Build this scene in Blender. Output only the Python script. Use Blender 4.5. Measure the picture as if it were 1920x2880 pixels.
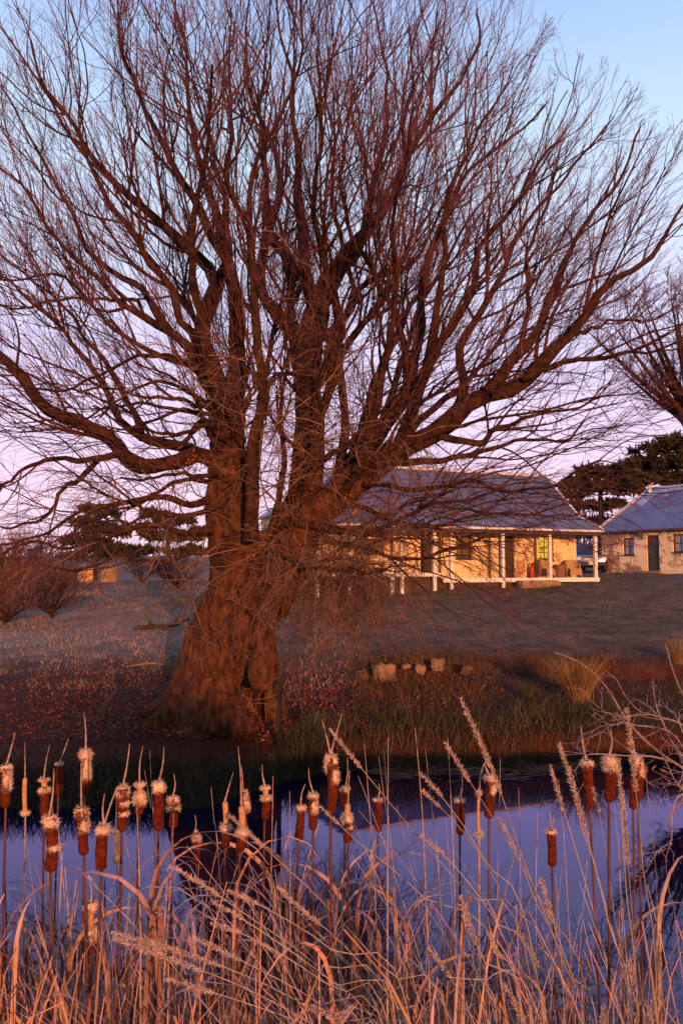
import bpy, math, random
import numpy as np
from mathutils import Vector, Matrix, noise as mnoise

for o in list(bpy.data.objects):
    bpy.data.objects.remove(o)
SC = bpy.context.scene
COL = SC.collection
R = math.radians
rng = np.random.default_rng(11)
random.seed(5)

# ------------------------------------------------------------------ camera
CAMZ = 2.9
FPX = 2300.0                       # focal length in pixels of the 1920x2880 photograph
PITCH = math.atan(170 / FPX)
cam_d = bpy.data.cameras.new('camera')
cam = bpy.data.objects.new('camera', cam_d)
COL.objects.link(cam)
cam.location = (0, 0, CAMZ)
cam.rotation_euler = (R(90) + PITCH, 0, 0)
cam_d.sensor_fit = 'VERTICAL'
cam_d.sensor_height = 36
cam_d.lens = 36 * FPX / 2880
cam_d.clip_start = 0.05
cam_d.clip_end = 3000
SC.camera = cam

# ------------------------------------------------------------------ sun, sky, exposure
SUN_AZ, SUN_EL = R(14), R(5.0)      # sun low behind the camera, to its right
SDIR = Vector((math.sin(SUN_AZ) * math.cos(SUN_EL), -math.cos(SUN_AZ) * math.cos(SUN_EL), math.sin(SUN_EL)))
sun_d = bpy.data.lights.new('sun', 'SUN')
sun_d.energy = 4.7
sun_d.angle = R(0.6)
sun_d.color = (1.0, 0.39, 0.17)
sun = bpy.data.objects.new('sun', sun_d)
sun.rotation_euler = SDIR.to_track_quat('Z', 'Y').to_euler()
COL.objects.link(sun)

W = bpy.data.worlds.new('World')
SC.world = W
W.use_nodes = True
nt = W.node_tree
nt.nodes.clear()
def wn(t, **k):
    n = nt.nodes.new(t)
    for a, b in k.items():
        setattr(n, a, b)
    return n
w_out = wn('ShaderNodeOutputWorld')
w_bg = wn('ShaderNodeBackground')
w_tc = wn('ShaderNodeTexCoord')
w_sep = wn('ShaderNodeSeparateXYZ')
nt.links.new(w_tc.outputs['Generated'], w_sep.inputs[0])
w_ramp = wn('ShaderNodeValToRGB')
els = w_ramp.color_ramp.elements
SKY = [(0.0, (1.08, 0.72, 0.90)), (0.07, (1.10, 0.80, 1.02)), (0.15, (1.02, 0.80, 1.10)),
       (0.25, (0.88, 0.79, 1.14)), (0.36, (0.76, 0.85, 1.14)), (0.47, (0.64, 0.84, 1.10)),
       (0.60, (0.40, 0.60, 1.02)), (1.0, (0.20, 0.19, 0.62))]
els[0].position, els[0].color = SKY[0][0], (*SKY[0][1], 1)
els[1].position, els[1].color = SKY[-1][0], (*SKY[-1][1], 1)
for p, c in SKY[1:-1]:
    e = els.new(p)
    e.color = (*c, 1)
nt.links.new(w_sep.outputs['Z'], w_ramp.inputs[0])
w_sky = wn('ShaderNodeTexSky', sky_type='NISHITA', sun_disc=False, sun_elevation=SUN_EL, sun_rotation=math.pi - SUN_AZ)
w_dot = wn('ShaderNodeVectorMath', operation='DOT_PRODUCT')
w_dot.inputs[1].default_value = SDIR
nt.links.new(w_tc.outputs['Generated'], w_dot.inputs[0])
w_map = wn('ShaderNodeMapRange', interpolation_type='SMOOTHSTEP')
w_map.inputs['From Min'].default_value = -0.1
w_map.inputs['From Max'].default_value = 0.95
nt.links.new(w_dot.outputs['Value'], w_map.inputs['Value'])
w_scl = wn('ShaderNodeVectorMath', operation='SCALE')
w_scl.inputs['Scale'].default_value = 0.09
nt.links.new(w_sky.outputs[0], w_scl.inputs[0])
w_mix = wn('ShaderNodeMix', data_type='RGBA')
nt.links.new(w_map.outputs[0], w_mix.inputs[0])
nt.links.new(w_ramp.outputs[0], w_mix.inputs[6])
nt.links.new(w_scl.outputs[0], w_mix.inputs[7])
nt.links.new(w_mix.outputs[2], w_bg.inputs[0])
w_bg.inputs[1].default_value = 1.0
nt.links.new(w_bg.outputs[0], w_out.inputs[0])

SC.view_settings.view_transform = 'Standard'
SC.view_settings.look = 'None'
SC.view_settings.exposure = 0.0
SC.view_settings.gamma = 1.0
SC.cycles.max_bounces = 5
SC.cycles.diffuse_bounces = 2
SC.cycles.glossy_bounces = 3
SC.cycles.transparent_max_bounces = 4

# ------------------------------------------------------------------ pixel -> point at a chosen distance
CP, SP = math.cos(PITCH), math.sin(PITCH)
def P(px, py, Y):
    a, b = (px - 960) / FPX, (1440 - py) / FPX
    dy, dz = CP - b * SP, SP + b * CP
    t = Y / dy
    return np.array((a * t, Y, CAMZ + dz * t))

def smooth(a, b, x):
    t = np.clip((np.asarray(x, float) - a) / (b - a), 0, 1)
    return t * t * (3 - 2 * t)

# ------------------------------------------------------------------ materials
def new_mat(name):
    m = bpy.data.materials.new(name)
    m.use_nodes = True
    t = m.node_tree
    return m, t, t.nodes['Principled BSDF']

def mat(name, c1, c2=None, rough=0.8, scale=8.0, bump=0.0, bscale=None, metal=0.0, spec=0.3, rnd=0.0, c3=None,
        stretch=None, frost=0.0, frostcol=(0.75, 0.72, 0.78), ior=None, detail=5, hue=0.0):
    m, t, b = new_mat(name)
    N, L = t.nodes, t.links
    tc = N.new('ShaderNodeTexCoord')
    src = tc.outputs['Object']
    if stretch:
        mp = N.new('ShaderNodeMapping')
        mp.inputs['Scale'].default_value = stretch
        L.new(src, mp.inputs[0])
        src = mp.outputs[0]
    b.inputs['Roughness'].default_value = rough
    b.inputs['Metallic'].default_value = metal
    b.inputs['Specular IOR Level'].default_value = spec
    nz = N.new('ShaderNodeTexNoise')
    nz.inputs['Scale'].default_value = scale
    nz.inputs['Detail'].default_value = detail
    L.new(src, nz.inputs['Vector'])
    rp = N.new('ShaderNodeValToRGB')
    e = rp.color_ramp.elements
    c2 = c2 or c1
    e[0].position, e[0].color = 0.33, (*c1, 1)
    e[1].position, e[1].color = 0.67, (*c2, 1)
    if c3:
        x = e.new(0.5)
        x.color = (*c3, 1)
    L.new(nz.outputs[0], rp.inputs[0])
    col = rp.outputs[0]
    if rnd > 0 or hue > 0:
        at = N.new('ShaderNodeAttribute')
        at.attribute_name = 'rnd'
        mr = N.new('ShaderNodeMapRange')
        mr.inputs['To Min'].default_value = 1 - rnd
        mr.inputs['To Max'].default_value = 1 + rnd
        L.new(at.outputs['Fac'], mr.inputs[0])
        hs = N.new('ShaderNodeHueSaturation')
        L.new(mr.outputs[0], hs.inputs['Value'])
        if hue > 0:
            mh = N.new('ShaderNodeMapRange')
            mh.inputs['To Min'].default_value = 0.5 - hue
            mh.inputs['To Max'].default_value = 0.5 + hue
            ms = N.new('ShaderNodeMath')
            ms.operation = 'FRACT'
            mm = N.new('ShaderNodeMath')
            mm.operation = 'MULTIPLY'
            mm.inputs[1].default_value = 7.31
            L.new(at.outputs['Fac'], mm.inputs[0])
            L.new(mm.outputs[0], ms.inputs[0])
            L.new(ms.outputs[0], mh.inputs[0])
            L.new(mh.outputs[0], hs.inputs['Hue'])
        L.new(col, hs.inputs['Color'])
        col = hs.outputs[0]
    if frost > 0:                                   # rime that settled on upward and outer faces, patchy
        ge = N.new('ShaderNodeNewGeometry')
        sx = N.new('ShaderNodeSeparateXYZ')
        L.new(ge.outputs['Normal'], sx.inputs[0])
        ab = N.new('ShaderNodeMath')
        ab.operation = 'ABSOLUTE'
        L.new(sx.outputs['Z'], ab.inputs[0])
        n2 = N.new('ShaderNodeTexNoise')
        n2.inputs['Scale'].default_value = 45
        n2.inputs['Detail'].default_value = 3
        L.new(tc.outputs['Object'], n2.inputs['Vector'])
        ad = N.new('ShaderNodeMath')
        ad.operation = 'MULTIPLY_ADD'
        ad.inputs[1].default_value = 0.55
        L.new(ab.outputs[0], ad.inputs[0])
        L.new(n2.outputs[0], ad.inputs[2])
        fm = N.new('ShaderNodeMapRange')
        fm.inputs['From Min'].default_value = 0.48
        fm.inputs['From Max'].default_value = 1.0
        fm.inputs['To Max'].default_value = frost
        L.new(ad.outputs[0], fm.inputs[0])
        mx = N.new('ShaderNodeMix')
        mx.data_type = 'RGBA'
        L.new(fm.outputs[0], mx.inputs[0])
        L.new(col, mx.inputs[6])
        mx.inputs[7].default_value = (*frostcol, 1)
        col = mx.outputs[2]
    L.new(col, b.inputs['Base Color'])
    if bump > 0:
        nb = N.new('ShaderNodeTexNoise')
        nb.inputs['Scale'].default_value = bscale or scale * 3
        nb.inputs['Detail'].default_value = 6
        L.new(src, nb.inputs['Vector'])
        bp = N.new('ShaderNodeBump')
        bp.inputs['Strength'].default_value = bump
        bp.inputs['Distance'].default_value = 0.05
        L.new(nb.outputs[0], bp.inputs['Height'])
        L.new(bp.outputs[0], b.inputs['Normal'])
    return m

M = {}
M['bark'] = mat('bark', (0.048, 0.018, 0.010), (0.150, 0.060, 0.030), rough=0.9, scale=9, bump=1.0, bscale=24, spec=0.1, stretch=(1.3, 1.3, 0.6), detail=9)
M['limb_bark'] = mat('limb_bark', (0.022, 0.009, 0.007), (0.085, 0.035, 0.022), rough=0.9, scale=9, bump=0.9, bscale=28, spec=0.15)
M['branch_bark'] = mat('branch_bark', (0.042, 0.016, 0.014), (0.092, 0.037, 0.030), rough=0.85, scale=3, spec=0.15, rnd=0.35)
M['twig_bark'] = mat('twig_bark', (0.125, 0.045, 0.078), (0.19, 0.072, 0.12), rough=0.7, scale=1.2, spec=0.2, rnd=0.4)
M['pale_twig'] = mat('pale_twig', (0.13, 0.068, 0.05), (0.26, 0.145, 0.105), rough=0.8, scale=2, spec=0.2, rnd=0.4)
M['dead_leaf'] = mat('dead_leaf', (0.22, 0.05, 0.02), (0.34, 0.09, 0.03), rough=0.7, scale=4, rnd=0.5)
M['litter'] = mat('litter', (0.13, 0.030, 0.018), (0.26, 0.072, 0.036), rough=0.8, scale=3, rnd=0.7)
M['reed'] = mat('reed', (0.25, 0.105, 0.060), (0.54, 0.29, 0.19), rough=0.65, scale=6, rnd=0.55, hue=0.015, stretch=(3, 3, 0.6), frost=0.38, frostcol=(0.58, 0.42, 0.47))
M['stalk'] = mat('stalk', (0.30, 0.17, 0.135), (0.48, 0.31, 0.26), rough=0.65, scale=14, rnd=0.25, stretch=(2, 2, 0.5), frost=0.75, frostcol=(0.75, 0.66, 0.68))
M['cat_stem'] = mat('cat_stem', (0.07, 0.024, 0.017), (0.15, 0.05, 0.032), rough=0.6, scale=10, stretch=(2, 2, 0.5))
M['velvet'] = mat('velvet', (0.10, 0.013, 0.006), (0.22, 0.034, 0.014), rough=0.95, scale=90, bump=0.6, bscale=260, spec=0.1, c3=(0.135, 0.026, 0.01))
M['core'] = mat('core', (0.50, 0.24, 0.09), (0.66, 0.36, 0.16), rough=0.85, scale=120, bump=0.4, bscale=300)
M['fluff'] = mat('fluff', (0.50, 0.30, 0.20), (0.82, 0.66, 0.56), rough=0.95, scale=60, rnd=0.3, spec=0.1)
M['grass_stem'] = mat('grass_stem', (0.20, 0.17, 0.09), (0.36, 0.26, 0.15), rough=0.6, scale=4, rnd=0.4, hue=0.04, frost=0.5, frostcol=(0.62, 0.52, 0.55))
M['seed'] = mat('seed', (0.40, 0.26, 0.21), (0.60, 0.46, 0.43), rough=0.85, scale=60, rnd=0.3)
M['tussock'] = mat('tussock', (0.17, 0.105, 0.075), (0.42, 0.26, 0.20), rough=0.65, scale=3, rnd=0.5, hue=0.035, frost=0.7, frostcol=(0.62, 0.52, 0.56))
M['bank_grass'] = mat('bank_grass', (0.034, 0.037, 0.018), (0.078, 0.072, 0.042), rough=0.8, scale=1.5, rnd=0.6, hue=0.03)
M['rush'] = mat('rush', (0.060, 0.046, 0.016), (0.13, 0.062, 0.030), rough=0.7, scale=1.5, rnd=0.45, hue=0.03)
M['rush_gold'] = mat('rush_gold', (0.15, 0.10, 0.035), (0.32, 0.17, 0.08), rough=0.7, scale=1.5, rnd=0.45, hue=0.03)
M['lawn_blade'] = mat('lawn_blade', (0.040, 0.036, 0.020), (0.12, 0.085, 0.055), rough=0.8, scale=0.8, rnd=0.8)
M['field_blade'] = mat('field_blade', (0.18, 0.12, 0.09), (0.30, 0.22, 0.18), rough=0.8, scale=0.3, rnd=0.6)
M['thorn'] = mat('thorn', (0.15, 0.07, 0.07), (0.26, 0.14, 0.13), rough=0.7, scale=30, rnd=0.3, frost=0.6, frostcol=(0.55, 0.45, 0.5))
M['conifer'] = mat('conifer', (0.016, 0.016, 0.007), (0.055, 0.042, 0.015), rough=0.8, scale=0.6, rnd=0.6)
M['wood_dark'] = mat('wood_dark', (0.04, 0.022, 0.015), (0.08, 0.05, 0.035), scale=4)
M['stone'] = mat('stone', (0.16, 0.095, 0.055), (0.34, 0.21, 0.125), rough=0.9, scale=6, bump=0.7, bscale=12)
M['dark_stone'] = mat('dark_stone', (0.07, 0.045, 0.03), (0.14, 0.085, 0.055), rough=0.9, scale=6, bump=0.7, bscale=12)  # the ledge stone in a darker brown
M['white'] = mat('white_paint', (0.72, 0.70, 0.68), (0.82, 0.80, 0.78), rough=0.5, scale=5)
M['eave'] = mat('dark_gutter', (0.05, 0.045, 0.05), (0.08, 0.07, 0.08), rough=0.5)
M['capping'] = mat('ridge_capping', (0.66, 0.68, 0.74), (0.76, 0.78, 0.84), rough=0.45, scale=2)
M['doorp'] = mat('dark_door', (0.045, 0.022, 0.018), (0.07, 0.036, 0.028), rough=0.5, scale=3, stretch=(6, 6, 0.5))
M['frame'] = mat('window_frame', (0.04, 0.035, 0.045), (0.06, 0.05, 0.06), rough=0.5)
M['deck'] = mat('deck_boards', (0.10, 0.06, 0.045), (0.17, 0.10, 0.07), scale=3, stretch=(0.4, 6, 1))
M['wicker'] = mat('wicker', (0.34, 0.22, 0.12), (0.48, 0.33, 0.19), rough=0.8, scale=20, bump=0.6, bscale=60)
M['cushion'] = mat('cushion', (0.40, 0.24, 0.15), (0.46, 0.29, 0.19), rough=0.9)
M['stump'] = mat('stump', (0.17, 0.08, 0.055), (0.27, 0.14, 0.09), scale=10, stretch=(4, 4, 0.5), bump=0.4)
M['red'] = mat('red_enamel', (0.62, 0.02, 0.012), rough=0.3, spec=0.5)
M['black'] = mat('black_rubber', (0.012, 0.012, 0.014), (0.02, 0.02, 0.022), rough=0.6)
M['steel'] = mat('galvanised_steel', (0.32, 0.30, 0.30), (0.45, 0.42, 0.42), rough=0.5, metal=0.7)
M['rusty_wire'] = mat('rusty_wire', (0.16, 0.09, 0.06), (0.26, 0.17, 0.12), rough=0.6)
M['picket'] = mat('black_picket', (0.012, 0.010, 0.010), (0.025, 0.02, 0.018), rough=0.6)
M['car_paint'] = mat('shaded_silver_paint', (0.15, 0.17, 0.25), (0.17, 0.19, 0.28), rough=0.28, metal=0.75, spec=0.5)  # darkened silver; the shade the car stands in is put into the paint
M['car_glass'] = mat('car_glass', (0.02, 0.03, 0.04), rough=0.06, spec=0.8)
M['lamp_glass'] = mat('lamp_glass', (0.6, 0.62, 0.68), rough=0.12, spec=0.8)
M['plate'] = mat('plate', (0.6, 0.55, 0.5), rough=0.5)
M['chrome'] = mat('chrome', (0.7, 0.7, 0.75), rough=0.15, metal=1)
M['blue_flashing'] = mat('blue_flashing', (0.10, 0.32, 0.72), (0.16, 0.42, 0.8), rough=0.5)
M['vent'] = mat('cream_vent', (0.75, 0.62, 0.40), rough=0.5)
M['ruin'] = mat('ruin_stone', (0.50, 0.25, 0.10), (0.66, 0.38, 0.17), rough=0.9, scale=2)
M['shrub'] = mat('shrub', (0.10, 0.042, 0.036), (0.20, 0.10, 0.08), rough=0.8, scale=0.5, rnd=0.5)
M['dark_bush'] = mat('dark_bush', (0.016, 0.015, 0.016), (0.035, 0.03, 0.03), rough=0.9, scale=0.8, rnd=0.5)
M['dirt'] = mat('dirt', (0.05, 0.03, 0.02), (0.09, 0.05, 0.035))

def mat_roof(name, c1, c2, patch=None, rough=0.42, period=0.076):
    m, t, b = new_mat(name)
    N, L = t.nodes, t.links
    tc = N.new('ShaderNodeTexCoord')
    nz = N.new('ShaderNodeTexNoise')
    nz.inputs['Scale'].default_value = 1.1
    nz.inputs['Detail'].default_value = 7
    nz.inputs['Roughness'].default_value = 0.65
    L.new(tc.outputs['Object'], nz.inputs['Vector'])
    rp = N.new('ShaderNodeValToRGB')
    e = rp.color_ramp.elements
    e[0].position, e[0].color = 0.35, (*c1, 1)
    e[1].position, e[1].color = 0.62, (*c2, 1)
    x = e.new(0.70)
    x.color = (c2[0] * 0.75, c2[1] * 0.5, c2[2] * 0.36, 1)
    L.new(nz.outputs[0], rp.inputs[0])
    L.new(rp.outputs[0], b.inputs['Base Color'])
    rr = N.new('ShaderNodeMapRange')
    rr.inputs['To Min'].default_value = rough - 0.1
    rr.inputs['To Max'].default_value = rough + 0.15
    L.new(nz.outputs[0], rr.inputs[0])
    L.new(rr.outputs[0], b.inputs['Roughness'])
    b.inputs['Metallic'].default_value = 0.85
    wv = N.new('ShaderNodeTexWave')
    wv.bands_direction = 'X'
    wv.inputs['Scale'].default_value = 0.314 / period
    L.new(tc.outputs['Object'], wv.inputs['Vector'])
    bp = N.new('ShaderNodeBump')
    bp.inputs['Strength'].default_value = 0.5
    bp.inputs['Distance'].default_value = 0.012
    L.new(wv.outputs['Fac'], bp.inputs['Height'])
    L.new(bp.outputs[0], b.inputs['Normal'])
    return m
M['iron'] = mat_roof('corrugated_iron', (0.20, 0.165, 0.165), (0.36, 0.31, 0.30))
M['iron_old'] = mat_roof('weathered_iron', (0.20, 0.19, 0.27), (0.30, 0.29, 0.38), rough=0.55)
M['iron_pale'] = mat_roof('pale_iron', (0.50, 0.50, 0.54), (0.64, 0.64, 0.68), rough=0.5)

def mat_brick(name, paint, paint2, brick, wear, wear_x=None, scale=1.0):
    """whitewashed brickwork, paint worn off in patches"""
    m, t, b = new_mat(name)
    N, L = t.nodes, t.links
    tc = N.new('ShaderNodeTexCoord')
    sp = N.new('ShaderNodeSeparateXYZ')
    cb = N.new('ShaderNodeCombineXYZ')
    L.new(tc.outputs['Object'], sp.inputs[0])
    L.new(sp.outputs['X'], cb.inputs['X'])
    L.new(sp.outputs['Z'], cb.inputs['Y'])
    br = N.new('ShaderNodeTexBrick')
    br.inputs['Scale'].default_value = 1.0
    br.inputs['Brick Width'].default_value = 0.24
    br.inputs['Row Height'].default_value = 0.085
    br.inputs['Mortar Size'].default_value = 0.008
    br.inputs['Color1'].default_value = (*brick, 1)
    br.inputs['Color2'].default_value = (brick[0] * 0.6, brick[1] * 0.55, brick[2] * 0.55, 1)
    br.inputs['Mortar'].default_value = (0.33, 0.25, 0.18, 1)
    L.new(cb.outputs[0], br.inputs['Vector'])
    n1 = N.new('ShaderNodeTexNoise')
    n1.inputs['Scale'].default_value = 1.0
    n1.inputs['Detail'].default_value = 8
    n1.inputs['Roughness'].default_value = 0.62
    L.new(tc.outputs['Object'], n1.inputs['Vector'])
    n2 = N.new('ShaderNodeTexNoise')
    n2.inputs['Scale'].default_value = 3.5
    n2.inputs['Detail'].default_value = 4
    L.new(tc.outputs['Object'], n2.inputs['Vector'])
    pr = N.new('ShaderNodeValToRGB')
    e = pr.color_ramp.elements
    e[0].position, e[0].color = 0.35, (*paint, 1)
    e[1].position, e[1].color = 0.65, (*paint2, 1)
    L.new(n2.outputs[0], pr.inputs[0])
    val = n1.outputs[0]
    if wear_x:                                   # more wear towards one end of the wall
        mr = N.new('ShaderNodeMapRange')
        mr.inputs['From Min'].default_value = wear_x[0]
        mr.inputs['From Max'].default_value = wear_x[1]
        mr.inputs['To Min'].default_value = 0.12
        mr.inputs['To Max'].default_value = 0.0
        L.new(sp.outputs['X'], mr.inputs[0])
        ad = N.new('ShaderNodeMath')
        L.new(val, ad.inputs[0])
        L.new(mr.outputs[0], ad.inputs[1])
        val = ad.outputs[0]
    nf = N.new('ShaderNodeTexNoise')
    nf.inputs['Scale'].default_value = 9
    nf.inputs['Detail'].default_value = 3
    L.new(tc.outputs['Object'], nf.inputs['Vector'])
    am = N.new('ShaderNodeMath')
    am.operation = 'MULTIPLY_ADD'
    am.inputs[1].default_value = 0.32
    L.new(nf.outputs[0], am.inputs[0])
    L.new(val, am.inputs[2])
    ms = N.new('ShaderNodeMapRange')
    ms.inputs['From Min'].default_value = wear + 0.14
    ms.inputs['From Max'].default_value = wear + 0.20
    L.new(am.outputs[0], ms.inputs[0])
    sc = N.new('ShaderNodeMath')
    sc.operation = 'MULTIPLY'
    sc.inputs[1].default_value = 0.85
    L.new(ms.outputs[0], sc.inputs[0])
    mx = N.new('ShaderNodeMix')
    mx.data_type = 'RGBA'
    L.new(sc.outputs[0], mx.inputs[0])
    L.new(pr.outputs[0], mx.inputs[6])
    L.new(br.outputs[0], mx.inputs[7])
    L.new(mx.outputs[2], b.inputs['Base Color'])
    bp = N.new('ShaderNodeBump')
    bp.inputs['Strength'].default_value = 0.5
    bp.inputs['Distance'].default_value = 0.01
    bp.invert = True
    L.new(br.outputs['Fac'], bp.inputs['Height'])
    L.new(bp.outputs[0], b.inputs['Normal'])
    b.inputs['Roughness'].default_value = 0.85
    b.inputs['Specular IOR Level'].default_value = 0.2
    return m
M['house_wall'] = mat_brick('house_brick', (0.76, 0.54, 0.28), (0.84, 0.64, 0.37), (0.34, 0.12, 0.06), 0.56)
M['barn_wall'] = mat_brick('barn_brick', (0.72, 0.55, 0.33), (0.82, 0.66, 0.43), (0.20, 0.085, 0.07), 0.545, wear_x=(0.3, 2.6))

def mat_glow(name, c1, c2, s):
    m, t, b = new_mat(name)
    N, L = t.nodes, t.links
    tc = N.new('ShaderNodeTexCoord')
    nz = N.new('ShaderNodeTexNoise')
    nz.inputs['Scale'].default_value = 3
    L.new(tc.outputs['Object'], nz.inputs['Vector'])
    rp = N.new('ShaderNodeValToRGB')
    rp.color_ramp.elements[0].position, rp.color_ramp.elements[0].color = 0.38, (*c1, 1)
    rp.color_ramp.elements[1].position, rp.color_ramp.elements[1].color = 0.6, (*c2, 1)
    L.new(nz.outputs[0], rp.inputs[0])
    L.new(rp.outputs[0], b.inputs['Emission Color'])
    b.inputs['Emission Strength'].default_value = s
    b.inputs['Base Color'].default_value = (0.1, 0.08, 0.03, 1)
    b.inputs['Roughness'].default_value = 0.1
    return m
M['lit_pane'] = mat_glow('lit_pane', (0.25, 0.13, 0.01), (1.0, 0.62, 0.05), 0.8)
M['dim_pane'] = mat('dim_pane', (0.11, 0.085, 0.03), (0.19, 0.14, 0.05), rough=0.15, scale=2, spec=0.6)
M['curtain_pane'] = mat('curtain_pane', (0.22, 0.21, 0.27), (0.34, 0.33, 0.40), rough=0.2, scale=4, stretch=(6, 6, 0.6), spec=0.6)

# ------------------------------------------------------------------ mesh helpers
def raw_mesh(name, co, quads=None, tris=None, rnd=None, smooth_=False):
    me = bpy.data.meshes.new(name)
    co = np.ascontiguousarray(co, dtype=np.float32).reshape(-1, 3)
    me.vertices.add(len(co))
    me.vertices.foreach_set('co', co.ravel())
    loops, starts, tot = [], [], 0
    for fs, k in ((quads, 4), (tris, 3)):
        if fs is not None and len(fs):
            fs = np.asarray(fs, dtype=np.int32).reshape(-1, k)
            loops.append(fs.ravel())
            starts.append(tot + np.arange(len(fs), dtype=np.int32) * k)
            tot += fs.size
    loops = np.concatenate(loops)
    starts = np.concatenate(starts).astype(np.int32)
    me.loops.add(len(loops))
    me.loops.foreach_set('vertex_index', loops)
    me.polygons.add(len(starts))
    me.polygons.foreach_set('loop_start', starts)
    if smooth_:
        me.polygons.foreach_set('use_smooth', np.ones(len(starts), dtype=bool))
    if rnd is not None:
        at = me.attributes.new('rnd', 'FLOAT', 'POINT')
        at.data.foreach_set('value', np.ascontiguousarray(rnd, dtype=np.float32))
    me.update(calc_edges=True)
    return me

def link(name, me, m, parent=None, kind=None):
    o = bpy.data.objects.new(name, me)
    COL.objects.link(o)
    if m is not None:
        me.materials.append(m)
    if parent is not None:
        o.parent = parent
    if kind:
        o['kind'] = kind
    return o

def tag(o, label, cat, group=None):
    o['label'] = label
    o['category'] = cat
    if group:
        o['group'] = group
    return o

def thing(name, label, cat, loc=(0, 0, 0), rz=0.0, group=None):
    o = bpy.data.objects.new(name, None)
    o.empty_display_size = 0.3
    o.location = tuple(float(v) for v in loc)
    o.rotation_euler = (0, 0, rz)
    COL.objects.link(o)
    return tag(o, label, cat, group)

def unit(v):
    return v / np.maximum(np.linalg.norm(v, axis=-1, keepdims=True), 1e-9)

def tube_arrays(pts, rad, sides):
    """pts (N,S,3), rad (N,S) -> verts, quads"""
    N, S, _ = pts.shape
    t = np.gradient(pts, axis=1)
    t = unit(t)
    mean = unit(pts[:, -1] - pts[:, 0])
    ref = np.where((np.abs(mean[:, 2:3]) < 0.75), np.array([[0, 0, 1.0]]), np.array([[1.0, 0.15, 0]]))
    a = unit(np.cross(t, ref[:, None, :]))
    b = np.cross(t, a)
    ang = np.arange(sides) * 2 * np.pi / sides
    ring = a[:, :, None, :] * np.cos(ang)[None, None, :, None] + b[:, :, None, :] * np.sin(ang)[None, None, :, None]
    co = pts[:, :, None, :] + ring * rad[:, :, None, None]
    idx = np.arange(N * S * sides, dtype=np.int32).reshape(N, S, sides)
    q = np.stack([idx[:, :-1], np.roll(idx, -1, 2)[:, :-1], np.roll(idx, -1, 2)[:, 1:], idx[:, 1:]], axis=-1)
    return co.reshape(-1, 3), q.reshape(-1, 4)

def tube_mesh(name, pts, rad, sides, smooth_=True):
    co, q = tube_arrays(pts, rad, sides)
    rnd = np.repeat(rng.random(len(pts)), pts.shape[1] * sides)
    return raw_mesh(name, co, quads=q, rnd=rnd, smooth_=smooth_)

def ribbon_arrays(pts, wid, side):
    """pts (N,S,3), wid (N,S), side (N,3) or (N,S,3)"""
    N, S, _ = pts.shape
    if side.ndim == 2:
        side = side[:, None, :]
    l = pts - side * wid[:, :, None] * 0.5
    r = pts + side * wid[:, :, None] * 0.5
    co = np.stack([l, r], axis=2)
    idx = np.arange(N * S * 2, dtype=np.int32).reshape(N, S, 2)
    q = np.stack([idx[:, :-1, 0], idx[:, :-1, 1], idx[:, 1:, 1], idx[:, 1:, 0]], axis=-1)
    return co.reshape(-1, 3), q.reshape(-1, 4)

def ribbon_mesh(name, pts, wid, side):
    co, q = ribbon_arrays(pts, wid, side)
    rnd = np.repeat(rng.random(len(pts)), pts.shape[1] * 2)
    return raw_mesh(name, co, quads=q, rnd=rnd, smooth_=True)

def catmull(pts, n):
    """resample control points to n points evenly spaced by arc length"""
    p = np.asarray(pts, float)
    if len(p) == 2:
        f = p
    else:
        e = np.vstack([2 * p[0] - p[1], p, 2 * p[-1] - p[-2]])
        out = []
        for i in range(1, len(e) - 2):
            t = np.linspace(0, 1, 12, endpoint=False)[:, None]
            a, b, c, d = e[i - 1], e[i], e[i + 1], e[i + 2]
            out.append(0.5 * (2 * b + (c - a) * t + (2 * a - 5 * b + 4 * c - d) * t ** 2 + (3 * b - a - 3 * c + d) * t ** 3))
        out.append(p[-1:])
        f = np.vstack(out)
    s = np.concatenate([[0], np.cumsum(np.linalg.norm(np.diff(f, axis=0), axis=1))])
    q = np.linspace(0, s[-1], n)
    return np.stack([np.interp(q, s, f[:, k]) for k in range(f.shape[1])], axis=1)

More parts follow.
